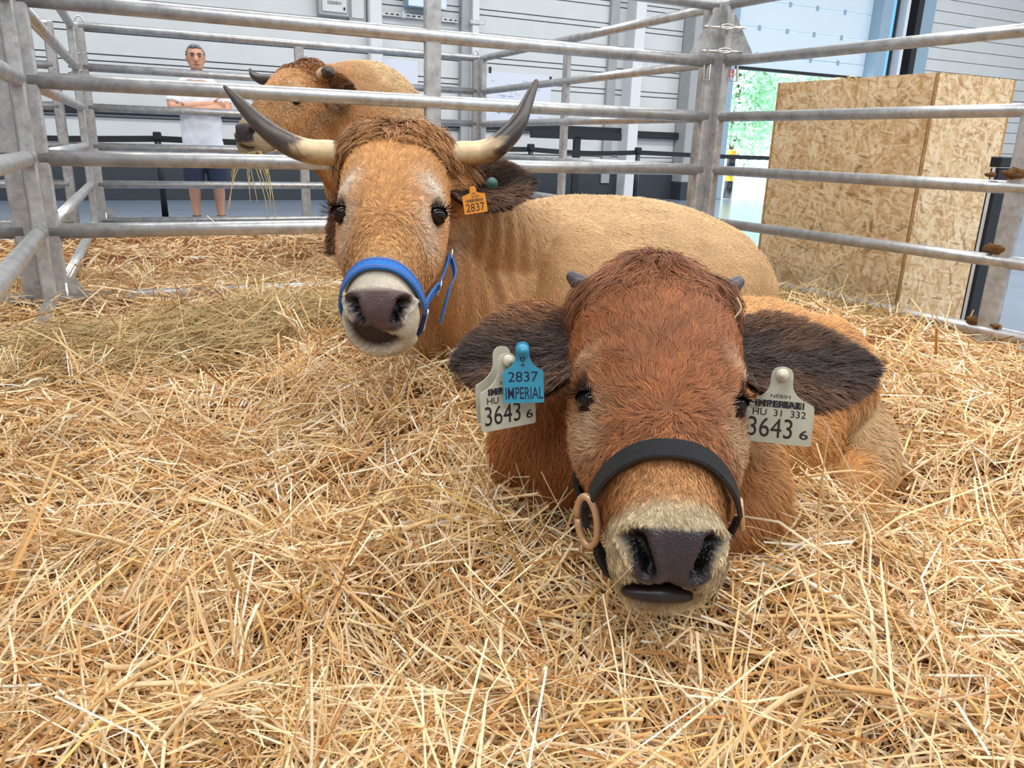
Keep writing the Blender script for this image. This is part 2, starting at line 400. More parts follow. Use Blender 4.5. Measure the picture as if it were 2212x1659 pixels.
# outside: yard, trees
wbox('yard_ground', -8, 60, -40, -.3, -.12, -.01, M['concrete_out'], bev=0, kind='structure')
def tree(s, d, h, r, label):
    base = wp(s, d, -.01); t = thing('tree', base, label, 'tree', None)
    V, Fc = tube([base, base + UP * h * .35, base + UP * h * .7], [.14, .11, .05], m=3, n=10)
    mk('trunk', V, Fc, M['bark'], t, True)
    n = 9000; dirs = nrm(RNG.normal(size=(n, 3))); rad = RNG.uniform(.35, 1, n) ** .6
    blob = 1 + .28 * np.sin(dirs @ np.array([5, 3, 2.])) + .18 * np.sin(dirs @ np.array([-4, 7, 6.]))
    P = base + UP * (h * .58) + dirs * (rad * blob)[:, None] * np.array([r, r, h * .45])
    u = nrm(RNG.normal(size=(n, 3))); v = nrm(np.cross(u, RNG.normal(size=(n, 3)))); sz = RNG.uniform(.06, .12, n)[:, None]
    V = np.stack([P - u * sz, P + v * sz * .55, P + u * sz, P - v * sz * .55], 1).reshape(-1, 3)
    mk('foliage', V, np.arange(4 * n).reshape(-1, 4), M['leaf'], t, kind='stuff')
tree(15.4, -8.0, 5.0, 1.9, 'green tree standing outside just beside the bollard')
tree(19.9, -10.5, 5.6, 2.3, 'green tree outside the open door, nearer to the strand board box')
b0 = wp(8.66, -.25, -.01)
bol = thing('bollard', b0, 'black and yellow striped bollard standing in the open doorway', 'bollard')
for i, (za, zb) in enumerate(((0, .36), (.36, .62), (.62, .82), (.82, .96))):
    mk('band', *cyl(b0 + UP * za, b0 + UP * zb, .095, n=20), M['black'] if i % 2 == 0 else M['yellow'], bol, True)
mk('cap', *ellipsoid(b0 + UP * .96, (.095, 0, 0), (0, .095, 0), (0, 0, .04)), M['yellow'], bol, True)

# ------------------------------------------------------------------ things on the back wall
cab = thing('electrical_cabinet', wp(.22, .02, 2.74), 'grey electrical cabinet with lettered door high on the back wall', 'cabinet')
wbox('body', .0, .46, .03, .2, 2.74, 3.4, M['grey_paint'], cab, bev=.01)
wbox('door', .05, .42, .2, .22, 2.79, 3.36, M['white_panel'], cab, bev=.008)
wbox('latch', .37, .395, .22, .235, 2.83, 2.87, M['black'], cab, bev=.003)
lt = MB()
for txt, z, w in (('GYENGEÁRAMÚ', 2.99, .30), ('SZEKRÉNY', 2.915, .22)):
    V, Fc = text_mesh(txt, .06, .0012); V[:, 0] *= w / np.ptp(V[:, 0])
    lt.add(wp(.235, .222, z) + V[:, :1] * WS + V[:, 1:2] * UP, Fc)
lt.build('lettering', M['lettering'], cab)
cb2 = thing('junction_box', wp(.6, .02, 2.62), 'beige cover box beside the lettered cabinet', 'box')
wbox('body', .48, .76, .03, .1, 2.68, 3.4, M['grey_paint'], cb2, bev=.01)
wbox('cover', .52, .72, .1, .115, 2.75, 3.36, M['white_panel'], cb2, bev=.006)
cb3 = thing('wall_unit', wp(1.6, .02, 2.9), 'pale blue box fixed above the cable tray', 'box')
wbox('body', 1.38, 1.98, .02, .34, 2.98, 3.6, M['blue_grey'], cb3, bev=.01)
wbox('lid', 1.36, 2.0, .34, .36, 2.97, 3.6, M['pale_blue'], cb3, bev=.01)
tr_ = thing('cable_tray', wp(1.6, .02, 2.8), 'perforated steel cable tray on the back wall', 'cable tray')
wbox('tray', 1.0, 2.3, .03, .10, 2.83, 2.90, M['galv'], tr_, bev=.004)
for i in range(14): wbox('slot', 1.06 + i * .09, 1.11 + i * .09, .098, .103, 2.855, 2.875, M['black'], tr_, bev=.001)
wbox('bracket', 2.44, 2.72, .24, .27, 2.82, 2.88, M['galv'], tr_, bev=.004)
wbox('bracket', 1.33, 1.38, .10, .13, 2.82, 2.92, M['white_paint'], tr_, bev=.004)
p1 = thing('paper_sheet', wp(1.2, .03, 1.5), 'blank white paper sheet on the wall behind the standing cow', 'paper')
wbox('sheet', .80, 1.62, .026, .030, 1.5, 2.21, M['paper'], p1, bev=.0)
p2 = thing('floor_plan', wp(3.4, .03, 1.29), 'large printed plan taped to the wall with black tape', 'poster')
wbox('sheet', 2.86, 4.12, .026, .030, 1.29, 2.14, M['paper'], p2, bev=0)
pr = MB()
for i in range(46):
    a = random.uniform(2.95, 3.95); zt = random.uniform(1.4, 2.02); w = random.uniform(.02, .12); h = random.uniform(.008, .03)
    pr.add(*box(wp(a, .031, zt), WS * w / 2, WN * .0006, UP * h / 2))
pr.build('print', M['print'], p2, kind='stuff')
for (s, z, w, h) in ((2.92, 2.16, .05, .10), (4.10, 2.08, .05, .09), (2.84, 1.70, .06, .03), (2.84, 1.30, .06, .06), (4.13, 1.64, .05, .03), (3.42, 1.36, .05, .06)):
    wbox('tape_strip', s - w / 2, s + w / 2, .030, .033, z - h / 2, z + h / 2, M['tape'], p2, bev=0)
ib = thing('door_control_box', wp(7.45, .37, 1.2), 'pale blue control box with dials beside the open door', 'control box')
wbox('body', 7.34, 7.54, .37, .5, 1.78, 2.42, M['pale_blue'], ib, bev=.01)
wbox('dial', 7.42, 7.46, .5, .515, 2.22, 2.27, M['yellow'], ib, bev=.004)
wbox('dial', 7.42, 7.46, .5, .515, 2.08, 2.12, M['black'], ib, bev=.004)
for a in (7.38, 7.44, 7.50): mk('cable', *cyl(wp(a, .43, 1.62), wp(a, .43, 1.79), .012, n=8), M['black'], ib, True)
ic = thing('intercom', wp(7.45, .37, 1.25), 'black wall terminal with a lit blue screen under the control box', 'terminal')
wbox('body', 7.31, 7.57, .37, .46, 1.28, 1.62, M['black'], ic, bev=.015)
wbox('screen', 7.45, 7.53, .46, .465, 1.46, 1.53, M['screen'], ic, bev=.002)
for i in range(4): wbox('button', 7.36, 7.40, .46, .467, 1.33 + i * .06, 1.365 + i * .06, M['grey_paint'], ic, bev=.004)
stk = thing('door_sticker', wp(8.1, .1, 2.4), 'small red warning sticker on the door frame', 'sticker')
wbox('sheet', 8.02, 8.18, .1, .103, 2.36, 2.50, M['red_sticker'], stk, bev=0)
wbox('white_band', 8.03, 8.17, .103, .1035, 2.405, 2.412, M['white_paint'], stk, bev=0)
hd = thing('door_latch', wp(8.1, .1, 3.1), 'black latch handle on the door frame above the sticker', 'latch')
mk('handle', *prism([(-.04, 0), (0, .16), (.04, 0), (0, -.2)], wp(8.1, .1, 3.2), WS, UP, WN, .04), M['black'], hd)
wbox('plate', 8.04, 8.18, .1, .112, 3.16, 3.22, M['galv'], hd, bev=.003)

# ------------------------------------------------------------------ belt barrier
def stanchion(p, label, h=.95, w=.035):
    t = thing('barrier_post', p, label, 'barrier post', 'belt barrier posts')
    mk('post', *cyl(p + UP * .03, p + UP * (h - .06), w, n=18), M['black'], t, True)
    mk('base', *cyl(p, p + UP * .03, .17, .15, n=28), M['black'], t, True)
    V, Fc = box(p + UP * (h - .03), WS * w * 1.25, WN * w * 1.25, UP * .045, .012); mk('belt_cassette', V, Fc, M['black'], t)
    return t
def belt(p, q, z0, z1, label, h=.066):
    m = (p + q) / 2; n = 14; P = []
    for i in range(n + 1):
        t = i / n; P.append(p * (1 - t) + q * t + UP * ((z0 * (1 - t) + z1 * t) - .03 * math.sin(math.pi * t)))
    side = nrm(np.cross(q - p, UP)); V, Fc = ribbon(P, [side] * (n + 1), h, .003)
    o = mk('barrier_belt', V, Fc, M['black'], None); tag(o, label, 'barrier belt', 'belt barrier belts')
    # end clip
    c, Fcc = box(P[-1], nrm(q - p) * .03, side * .012, UP * h * .6, .004); mk('belt_clip', c, Fcc, M['black'], o)
    return o
A1 = np.array([-4.02, 8.9, 0]); A2 = np.array([-2.45, 9.65, 0]); A3 = np.array([.16, 11.1, 0]); A4 = np.array([1.78, 12.0, 0]); A5 = np.array([6.6, 14.7, 0])
A0 = np.array([-6.6, 7.8, 0])
stanchion(A1, 'black belt barrier post to the left of the standing man')
stanchion(A3, 'black belt barrier post seen beside the tip of the right horn')
stanchion(A4, 'black belt barrier post in front of the white wall post')
stanchion(A5, 'black belt barrier post hidden behind the strand board box')
belt(A0, A1, .88, .89, 'black barrier belt running off the left edge of the frame')
belt(A1, A3, .89, .89, 'black barrier belt passing across the standing man')
belt(A3, A4, .89, .89, 'black barrier belt between the posts beside the right horn')
belt(A4, A5, .89, .89, 'black barrier belt crossing the open doorway')
sw = wp(4.2, .9, 0)
pw = thing('black_frame_post', sw, 'wide dark post of a black frame standing before the plan wall', 'post')
V, Fc = box(sw + UP * .57, WS * .065, WN * .03, UP * .55, .006); mk('upright', V, Fc, M['black_rubber'], pw)
V, Fc = box(sw + UP * .02, WS * .2, WN * .25, UP * .02, .006); mk('foot', V, Fc, M['black_rubber'], pw)
V, Fc = box(sw + UP * 1.13, WS * .9, WN * .03, UP * .06, .006); mk('top_bar', V, Fc, M['black_rubber'], pw)
# barrier post close behind the right fence
sp_ = np.array([2.108, 3.495, 0])
t = thing('barrier_post', sp_, 'square black barrier post right behind the fence upright at far right', 'barrier post', 'belt barrier posts')
V, Fc = box(sp_ + UP * .46, WS * .045, WN * .02, UP * .44, .004); mk('post', V, Fc, M['black'], t)
V, Fc = box(sp_ + UP * .01, WS * .16, WN * .16, UP * .01, .004); mk('base', V, Fc, M['black'], t)
V, Fc = box(sp_ + UP * .925, WS * .05, WN * .025, UP * .022, .004); mk('belt_cassette', V, Fc, M['black'], t)
V, Fc = box(sp_ + UP * .46 - WS * .049, WS * .003, WN * .006, UP * .44, .0); mk('edge_strip', V, Fc, M['white_paint'], t)

# ------------------------------------------------------------------ strand board box
nR = np.array([.866, .5, 0]); COR = np.array([1.0963, 4.6528, 0])
def board(name, o, ax, ay, az, w, h, th, parent, seed):
    V = [o, o + ax * w, o + ax * w + ay * h, o + ay * h]; V = np.array(V + [v - az * th for v in V])
    Fc = [(0, 1, 2, 3), (7, 6, 5, 4), (0, 4, 5, 1), (1, 5, 6, 2), (2, 6, 7, 3), (3, 7, 4, 0)]
    ob = mk(name, V, Fc, M['osb'], parent); ob.data.materials.append(M['osb_edge'])
    uv = ob.data.uv_layers.new(name='UVMap'); L = [(0, 0), (w, 0), (w, h), (0, h)] * 2
    for p in ob.data.polygons:
        p.material_index = 0 if p.index == 0 else 1
        for li in p.loop_indices:
            a = L[ob.data.loops[li].vertex_index]; uv.data[li].uv = (a[0] + seed * 1.7, a[1] + seed * .9)
    return ob
e = np.array([1.982, 3.919, 0]); BH, BL, BW, TH = 1.322, .985, .58, .018
bx = thing('strand_board_box', e, 'tall box of strand board panels standing behind the right fence', 'box')
board('side_panel', e - dR * BL, dR, UP, -nR, BL - TH - .003, BH, TH, bx, 1)
board('side_panel', e, WS, UP, -np.array([-.441, .897, 0]), BW, BH, TH, bx, 2)
board('side_panel', e - dR * BL + WS * BW, dR, UP, nR, BL, BH, TH, bx, 3)
board('side_panel', e - dR * BL, WS, UP, np.array([-.441, .897, 0]), BW, BH, TH, bx, 4)
board('top_panel', e - dR * (BL - .02) + WS * .02 + UP * (BH - TH), dR, WS, UP, BL - .04, BW - .04, TH, bx, 5)

# ------------------------------------------------------------------ tubular pen fences
ZR = [.25 + .29 * k for k in range(6)]
def straight(p, q, r, wob=0.0): return cyl(p, q, r, n=24)
def fence(p, q, label, r=.03, mid=True, gap=.05, gap2=.05, hook=False, lugs=(.20,), mt='galv'):
    p = np.asarray(p, float); q = np.asarray(q, float); d = nrm(q - p); nn = np.array([-d[1], d[0], 0])
    t = thing('pen_fence', (p + q) / 2, label, 'fence panel', 'tubular steel pen fence panels')
    a, b = p + d * gap, q - d * gap2
    for z in ZR: mk('rail', *straight(a + UP * z, b + UP * z, r), M[mt], t, True)
    for e_ in (a, b):
        V, Fc = box(e_ + UP * .86, d * .036, nn * .026, UP * .86, .008); mk('post', V, Fc, M['galv_post'], t)
    if mid:
        V, Fc = box((p + q) / 2 + UP * .86, d * .039, nn * .018, UP * .86, .006); mk('upright', V, Fc, M['galv_post'], t)
    if lugs:
        for e_, sg in ((a, 1), (b, -1)):
            for z in lugs:
                V, Fc = prism([(0, -.05), (.16, -.08), (.03, .15), (0, .15)], e_ + d * sg * .036 + UP * z, d * sg, UP, nn, .008)
                mk('gusset_plate', V, Fc, M['galv_post'], t)
                mk('pin', *cyl(e_ + d * sg * .03 + UP * (z - .06), e_ + d * sg * .03 + UP * (z + .13) + nn * .03, .006, n=8), M['bright_steel'], t, True)
    if hook:
        for e_, sg in ((a, 1), (b, -1)):
            ang = np.linspace(0, math.pi, 9); P = [e_ + UP * (1.72 + .05 * math.sin(x)) + d * sg * (.06 * (1 - math.cos(x)) / 2 - .02) for x in ang]
            V, Fc = tube(np.array([e_ + UP * 1.60 - d * sg * .02] + P), [.007] * 10, m=1, n=8); mk('hook', V, Fc, M['galv'], t, True)
    return t
dL = np.array([.443, -.8965, 0])
LP = COR + dB * 3.385; P2R = np.array([-.38, 7.75, 0]); P2L = np.array([-3.40, 6.27, 0])
fence(COR, LP, 'near steel fence panel right behind the horned cow', r=.0315, gap=.045, gap2=.03)
fence(COR, COR + dR * 3.5, 'steel fence panel on the right with dung on its rails', r=.026, gap=.045)
fence(LP + dL * .055, LP + dL * 3.4, 'steel fence panel at far left running towards the camera', r=.029, mid=False, gap=.0, lugs=False)
BH_ = np.array([-.4414, .8973, 0])
fence(LP + dB * .015 + BH_ * .03, LP + dB * 3.3 + BH_ * .03, 'steel fence panel running off the left edge in line with the near panel', r=.0315, mid=False, lugs=False)
fence(LP - dR * .06 - dB * .02, P2L, 'steel fence panel at left receding behind the near corner post', r=.029, mid=False, lugs=False)
fence(P2R, P2L, 'far steel fence panel between the standing man and the standing cow', r=.030, hook=True)
fence(COR + np.array([-.035, .07, 0]), P2R, 'bluish steel fence panel receding beyond the horned cow on the right', r=.028, gap=.02)
fence(P2L + dB * .10, P2L + dB * 3.3, 'far steel fence panel running off the left edge in line with the far panel', r=.030, mid=False, lugs=False)
# pins and chain at the near right corner, rod at the left
cl = thing('corner_clamp', COR + UP * 1.30, 'bright steel pins and chain joining the panels at the right corner post', 'clamp')
for z in (1.46, 1.58):
    for a_ in (-1, 1):
        mk('pin', *cyl(COR + UP * z + np.array([-.11 * a_ - .0, -.08, .0]), COR + UP * (z - .004) + np.array([0, -.105, 0]), .008, n=10), M['bright_steel'], cl, True)
    ang = np.linspace(0, 2 * math.pi, 13); P = [COR + UP * (z + .012 * math.sin(x)) + np.array([.035 * math.cos(x) + .01, -.105, 0]) for x in ang]
    mk('chain_link', *tube(np.array(P), [.005] * 13, m=1, n=8, round_ends=False), M['bright_steel'], cl, True)
for a_ in (-1, 1):
    V, Fc = prism([(.04, -.06), (.21, -.09), (.06, .17), (.04, .17)], COR + UP * 1.49 + np.array([0, -.03, 0]), np.array([a_ * .95, -.25, 0]), UP, np.array([0, -1., 0]), .006)
    mk('gusset_plate', V, Fc, M['galv_post'], cl)
for sx in (-.085, .065):
    P = [COR + np.array([sx, -.06, 1.39]), COR + np.array([sx, -.07, 1.31]), COR + np.array([sx + .035, -.07, 1.31]), COR + np.array([sx + .035, -.06, 1.39])]
    mk('staple', *tube(np.array(P), [.006] * 4, m=1, n=8), M['galv'], cl, True)
rod = thing('lashing_rod', LP - dR * 1.55, 'thin steel rod hanging upright beside the left fence', 'rod')
pr0 = LP - dR * 1.50
mk('shaft', *cyl(pr0 + UP * .12, pr0 + UP * 1.78, .007, n=10), M['galv'], rod, True)
for z in (.52, 1.22):
    ang = np.linspace(0, 2 * math.pi, 10); mk('loop', *tube(np.array([pr0 + UP * (z + .03 * math.sin(x)) + dB * .025 * math.cos(x) for x in ang]), [.006] * 10, m=1, n=6, round_ends=False), M['bright_steel'], rod, True)
wire = thing('twisted_wire', LP - dR * 3.35 + UP * 1.2, 'loose wire binding twisted round the far left corner post', 'wire')
P = [P2L + UP * (1.30 + .02 * i + .02 * random.random()) + np.array([.055 * math.cos(i * 1.9), .055 * math.sin(i * 1.9), 0]) for i in range(12)]
mk('strand', *tube(np.array(P), [.006] * 12, m=3, n=6), M['galv'], wire, True)
# dried dung on the right fence
def clump(c, sx, sz, label):
    V, Fc = ellipsoid(c + UP * sz * .3, dR * sx, nR * .02, UP * sz, 22, 14)
    ph_ = RNG.uniform(0, 6, 6); D = V - c
    k = 1 + .11 * np.sin(D @ dR * 110 + ph_[0]) + .08 * np.sin(D @ UP * 220 + ph_[1] + D @ dR * 60) + .06 * np.sin(D @ dR * 340 + ph_[2])
    o = mk('dung_clump', c + D * k[:, None], Fc, M['dung'], None, True)
    tag(o, label, 'dung'); return o
def onright(t, z, off=-.018): return COR + dR * t - nR * off * 0 - nR * .012 + UP * z
DUNG = [(1.80, 1.135, .035, .02, 'brown dung smear on the upper right rail'), (1.735, .868, .05, .03, 'large crusted dung clump on top of the middle right rail'),
        (1.64, .865, .022, .014, 'small dung crumb beside the large clump on the middle right rail'), (1.72, .572, .04, .03, 'brown dung clump where the lower right rail meets the upright'),
        (1.69, .272, .03, .025, 'dung clump on the lowest right rail just above straw'), (1.79, .272, .022, .012, 'small dung crumb at the right end of the lowest rail')]
for (t_, z_, a_, b_, l_) in DUNG: clump(onright(t_, z_ + .008), a_, b_ * .75, l_)

# ------------------------------------------------------------------ animals: surfaces
def remesh(parts, vox, it, fac=.5):
    b = MB(); [b.add(*p) for p in parts]
    me = bpy.data.meshes.new('tmp'); me.from_pydata(np.concatenate(b.V).tolist(), [], b.F)
    bm = bmesh.new(); bm.from_mesh(me); bmesh.ops.recalc_face_normals(bm, faces=bm.faces); bm.to_mesh(me); bm.free()
    o = bpy.data.objects.new('tmp', me); COL.objects.link(o)
    r = o.modifiers.new('r', 'REMESH'); r.mode = 'VOXEL'; r.voxel_size = vox
    if it: s = o.modifiers.new('s', 'SMOOTH'); s.factor = fac; s.iterations = it
    dg = bpy.context.evaluated_depsgraph_get(); m2 = bpy.data.meshes.new_from_object(o.evaluated_get(dg))
    V = np.zeros(len(m2.vertices) * 3, np.float32); m2.vertices.foreach_get('co', V); V = V.reshape(-1, 3).astype(float)
    Fq = np.array([p.vertices[:] for p in m2.polygons if len(p.vertices) == 4], int)
    bpy.data.objects.remove(o); bpy.data.meshes.remove(me); bpy.data.meshes.remove(m2)
    return V, Fq
def vnormals(V, Fq):
    n = np.cross(V[Fq[:, 2]] - V[Fq[:, 0]], V[Fq[:, 3 if Fq.shape[1] == 4 else 1]] - V[Fq[:, 1 if Fq.shape[1] == 4 else 0]])
    if Fq.shape[1] == 3: n = np.cross(V[Fq[:, 1]] - V[Fq[:, 0]], V[Fq[:, 2]] - V[Fq[:, 0]])
    N = np.zeros_like(V)
    for k in range(Fq.shape[1]): np.add.at(N, Fq[:, k], n)
    return nrm(N)
def smooth01(x, a, b):
    t = np.clip((x - a) / (b - a), 0, 1); return t * t * (3 - 2 * t)
def gauss(d, s): return np.exp(-.5 * (d / s) ** 2)
_ks = RNG.normal(size=(7, 3)); _ph = RNG.uniform(0, 6.28, 7)
def wob(P, sc):
    """cheap smooth noise in -1..1"""
    return sum(np.sin((P * sc) @ (_ks[i] * (1 + .35 * i)) + _ph[i]) for i in range(7)) / 3.2
class Head:
    """rings across the face axis S (poll to nose): S, half widths at brow / middle / jaw, dorsal D, ventral D"""
    def __init__(s, Mx, t, rings): s.M = np.array(Mx); s.t = np.array(t); s.R = np.array(rings)
    def loc(s, P): return (np.asarray(P) - s.t) @ s.M
    def w(s, L): return np.asarray(L, float) @ s.M.T + s.t
    def ring(s, S): return np.array([np.interp(S, s.R[:, 0], s.R[:, k]) for k in range(1, 6)])
    def pt(s, S, th):
        wt, wm, wb, dt, db = s.ring(S); c, sn = math.cos(th), math.sin(th)
        y = math.copysign(abs(sn) ** .78, sn); x = math.copysign(abs(c) ** .78, c)
        w = wm + (wt - wm) * max(0, y) ** 1.2 if y > 0 else wm + (wb - wm) * (-y) ** 1.2
        D = (dt + db) / 2 + (dt - db) / 2 * y
        return np.array([w * x, S, D])
    def surf(s, S, th, off=0.0):
        a = s.pt(S, th); b = s.pt(S, th + .02); c = s.pt(S, th - .02); t = b - c
        n = nrm(np.array([t[2], 0, -t[0]])); 
        if n @ np.array([math.cos(th), 0, math.sin(th)]) < 0: n = -n
        return s.w(a + n * off), n @ s.M.T
    def mesh(s, n=44):
        V = [s.w(s.pt(S, 2 * math.pi * j / n)) for S in s.R[:, 0] for j in range(n)]; k = len(s.R)
        Fc = [(i * n + j, i * n + (j + 1) % n, (i + 1) * n + (j + 1) % n, (i + 1) * n + j) for i in range(k - 1) for j in range(n)]
        Fc += [tuple(range(n))[::-1], tuple(range((k - 1) * n, k * n))]
        return V, Fc

def blades(roots, dirs, normals, length, width, colors, name, mat_, parent, curl=.5, lift=.35, clump=0.0, cell=.02, wave=0.0, wavelen=.02, droop=0.0, kind=None, label=None, nseg=2, rng=None, tone=.13, vary=.16):
    """fur: one tapering blade of two or more pieces per root"""
    rng = rng or RNG
    n = len(roots); d = nrm(dirs - normals * (np.sum(dirs * normals, 1, keepdims=True)))
    d = nrm(d + .18 * rng.normal(size=(n, 3)) * (1 - .0)); side = nrm(np.cross(d, normals))
    K = nseg + 1; P = np.zeros((n, K, 3)); P[:, 0] = roots - normals * .001
    l = length[:, None]
    if wave > 0:
        # neighbours share a phase so that the coat lies in locks
        phs = (roots @ (np.array([13., 29, 17]) / .06)) * .35 + 2.2 * wob(roots, 30)
        amp = wave
    for k in range(1, K):
        f = (k - .5) / nseg
        a = lift * (1 - f * curl * 1.3)
        st = d * math.cos(a) + normals * math.sin(a) if np.isscalar(a) else None
        st = nrm(st + np.array([0, 0, -droop * f]))
        if wave > 0: st = nrm(st + side * (amp * np.sin(phs + f * 5.5))[:, None])
        P[:, k] = P[:, k - 1] + st * l / nseg
    if clump > 0:
        jit = roots + rng.normal(size=(n, 3)) * cell * .22
        key = np.floor(jit / cell).astype(np.int64); h = key[:, 0] * 73856093 ^ key[:, 1] * 19349663 ^ key[:, 2] * 83492791
        u, inv = np.unique(h, return_inverse=True); cnt = np.bincount(inv)[:, None]
        ce = lambda X: (np.stack([np.bincount(inv, X[:, i]) for i in range(3)], 1) / cnt)[inv]
        for k in range(1, K):
            cc = ce(P[:, k]); f = clump * (k / nseg) ** 1.3
            P[:, k] += (cc - P[:, k]) * f
        colors = colors * np.exp(tone * rng.normal(size=len(u))[inv])[:, None]
    colors = np.clip(colors * np.exp(vary * rng.normal(size=n))[:, None], 0, 1)
    tw = nrm(side + .45 * rng.normal(size=(n, 1)) * normals)
    V = []; 
    for k in range(K):
        wk = width[:, None] * (1 - .25 * k / nseg) * .5
        if k < K - 1: V += [P[:, k] - tw * wk, P[:, k] + tw * wk]
        else: V += [P[:, k]]
    m = 2 * (K - 1) + 1; V = np.stack(V, 1).reshape(-1, 3); b = np.arange(n)[:, None] * m
    T = []
    for k in range(K - 2): T += [b + [2 * k, 2 * k + 1, 2 * k + 3], b + [2 * k, 2 * k + 3, 2 * k + 2]]
    T += [b + [2 * (K - 2), 2 * (K - 2) + 1, 2 * (K - 2) + 2]]
    T = np.concatenate(T)
    o = mk(name, V, T, mat_, parent, True, kind=kind, label=label)
    setcol(o, 'col', np.repeat(colors, m, 0)); setvec(o, 'nrm', np.repeat(normals, m, 0))
    return o
def scatter(V, Fq, N, n, wfun, rng=None):
    """n random points on the surface weighted by wfun(points, normals); returns point, normal"""
    rng = rng or RNG
    T = np.concatenate([Fq[:, [0, 1, 2]], Fq[:, [0, 2, 3]]]) if Fq.shape[1] == 4 else Fq
    a, b, c = V[T[:, 0]], V[T[:, 1]], V[T[:, 2]]; ce = (a + b + c) / 3; nn = nrm(N[T[:, 0]] + N[T[:, 1]] + N[T[:, 2]])
    w = np.linalg.norm(np.cross(b - a, c - a), axis=1) * np.maximum(wfun(ce, nn), 0)
    i = rng.choice(len(T), n, p=w / w.sum()); u = rng.random((n, 2)); fl = u.sum(1) > 1; u[fl] = 1 - u[fl]
    u0, u1 = u[:, :1], u[:, 1:]
    P = a[i] * (1 - u0 - u1) + b[i] * u0 + c[i] * u1
    return P, nrm(N[T[i, 0]] * (1 - u0 - u1) + N[T[i, 1]] * u0 + N[T[i, 2]] * u1)
def facing(P, Nn, lo=-.35):
    v = nrm(CC - P); return smooth01(np.sum(v * Nn, 1), lo, lo + .3)
M['hide'] = mat_attr('hide_skin', .62, .25)
M['fur'] = mat_attr('fur_strands', .5, .3, 'nrm', .55)
M['fur_body'] = mat_attr('short_fur_strands', .55, .25, 'nrm', .8)
M['muzzle_skin'] = mat_attr('muzzle_skin', .3, .5)
M['eye'] = mat('eye_brown_black', lin(22, 14, 11), .10, spec=.4)
M['lid'] = mat('eyelid_skin', lin(52, 37, 30), .75, spec=.2)
M['lash'] = mat('eyelash', lin(22, 18, 20), .5)
def mat_hide(name):
    """coat skin; wet-looking where the attribute 'wet' is high"""
    m, nt, N, L, b = newmat(name)
    a = N.new('ShaderNodeAttribute'); a.attribute_name = 'col'; L.new(a.outputs['Color'], b.inputs['Base Color'])
    w = N.new('ShaderNodeAttribute'); w.attribute_name = 'wet'
    mr = N.new('ShaderNodeMapRange'); mr.inputs[3].default_value = .68; mr.inputs[4].default_value = .30; L.new(w.outputs['Fac'], mr.inputs[0]); L.new(mr.outputs[0], b.inputs['Roughness'])
    tc = N.new('ShaderNodeTexCoord'); v = N.new('ShaderNodeTexVoronoi'); v.inputs['Scale'].default_value = 330; L.new(tc.outputs['Object'], v.inputs['Vector'])
    ml = N.new('ShaderNodeMath'); ml.operation = 'MULTIPLY'; L.new(v.outputs['Distance'], ml.inputs[0]); L.new(w.outputs['Fac'], ml.inputs[1])
    bp = N.new('ShaderNodeBump'); bp.inputs['Strength'].default_value = .5; bp.inputs['Distance'].default_value = .0015; L.new(ml.outputs[0], bp.inputs['Height']); L.new(bp.outputs[0], b.inputs['Normal'])
    b.inputs['Specular IOR Level'].default_value = .35
    return m
M['hide'] = mat_hide('hide')
def mat_horn(name):
    m, nt, N, L, b = newmat(name)
    a = N.new('ShaderNodeAttribute'); a.attribute_name = 'col'
    tc = N.new('ShaderNodeTexCoord'); n = N.new('ShaderNodeTexNoise'); n.inputs['Scale'].default_value = 45; n.inputs['Detail'].default_value = 6; L.new(tc.outputs['Object'], n.inputs['Vector'])
    mx = N.new('ShaderNodeMixRGB'); mx.blend_type = 'OVERLAY'; mx.inputs[0].default_value = .45; L.new(a.outputs['Color'], mx.inputs[1]); L.new(n.outputs['Fac'], mx.inputs[2]); L.new(mx.outputs[0], b.inputs['Base Color'])
    b.inputs['Roughness'].default_value = .38
    bp = N.new('ShaderNodeBump'); bp.inputs['Strength'].default_value = .3; bp.inputs['Distance'].default_value = .003; L.new(n.outputs['Fac'], bp.inputs['Height']); L.new(bp.outputs[0], b.inputs['Normal'])
    return m
M['horn'] = mat_horn('horn')

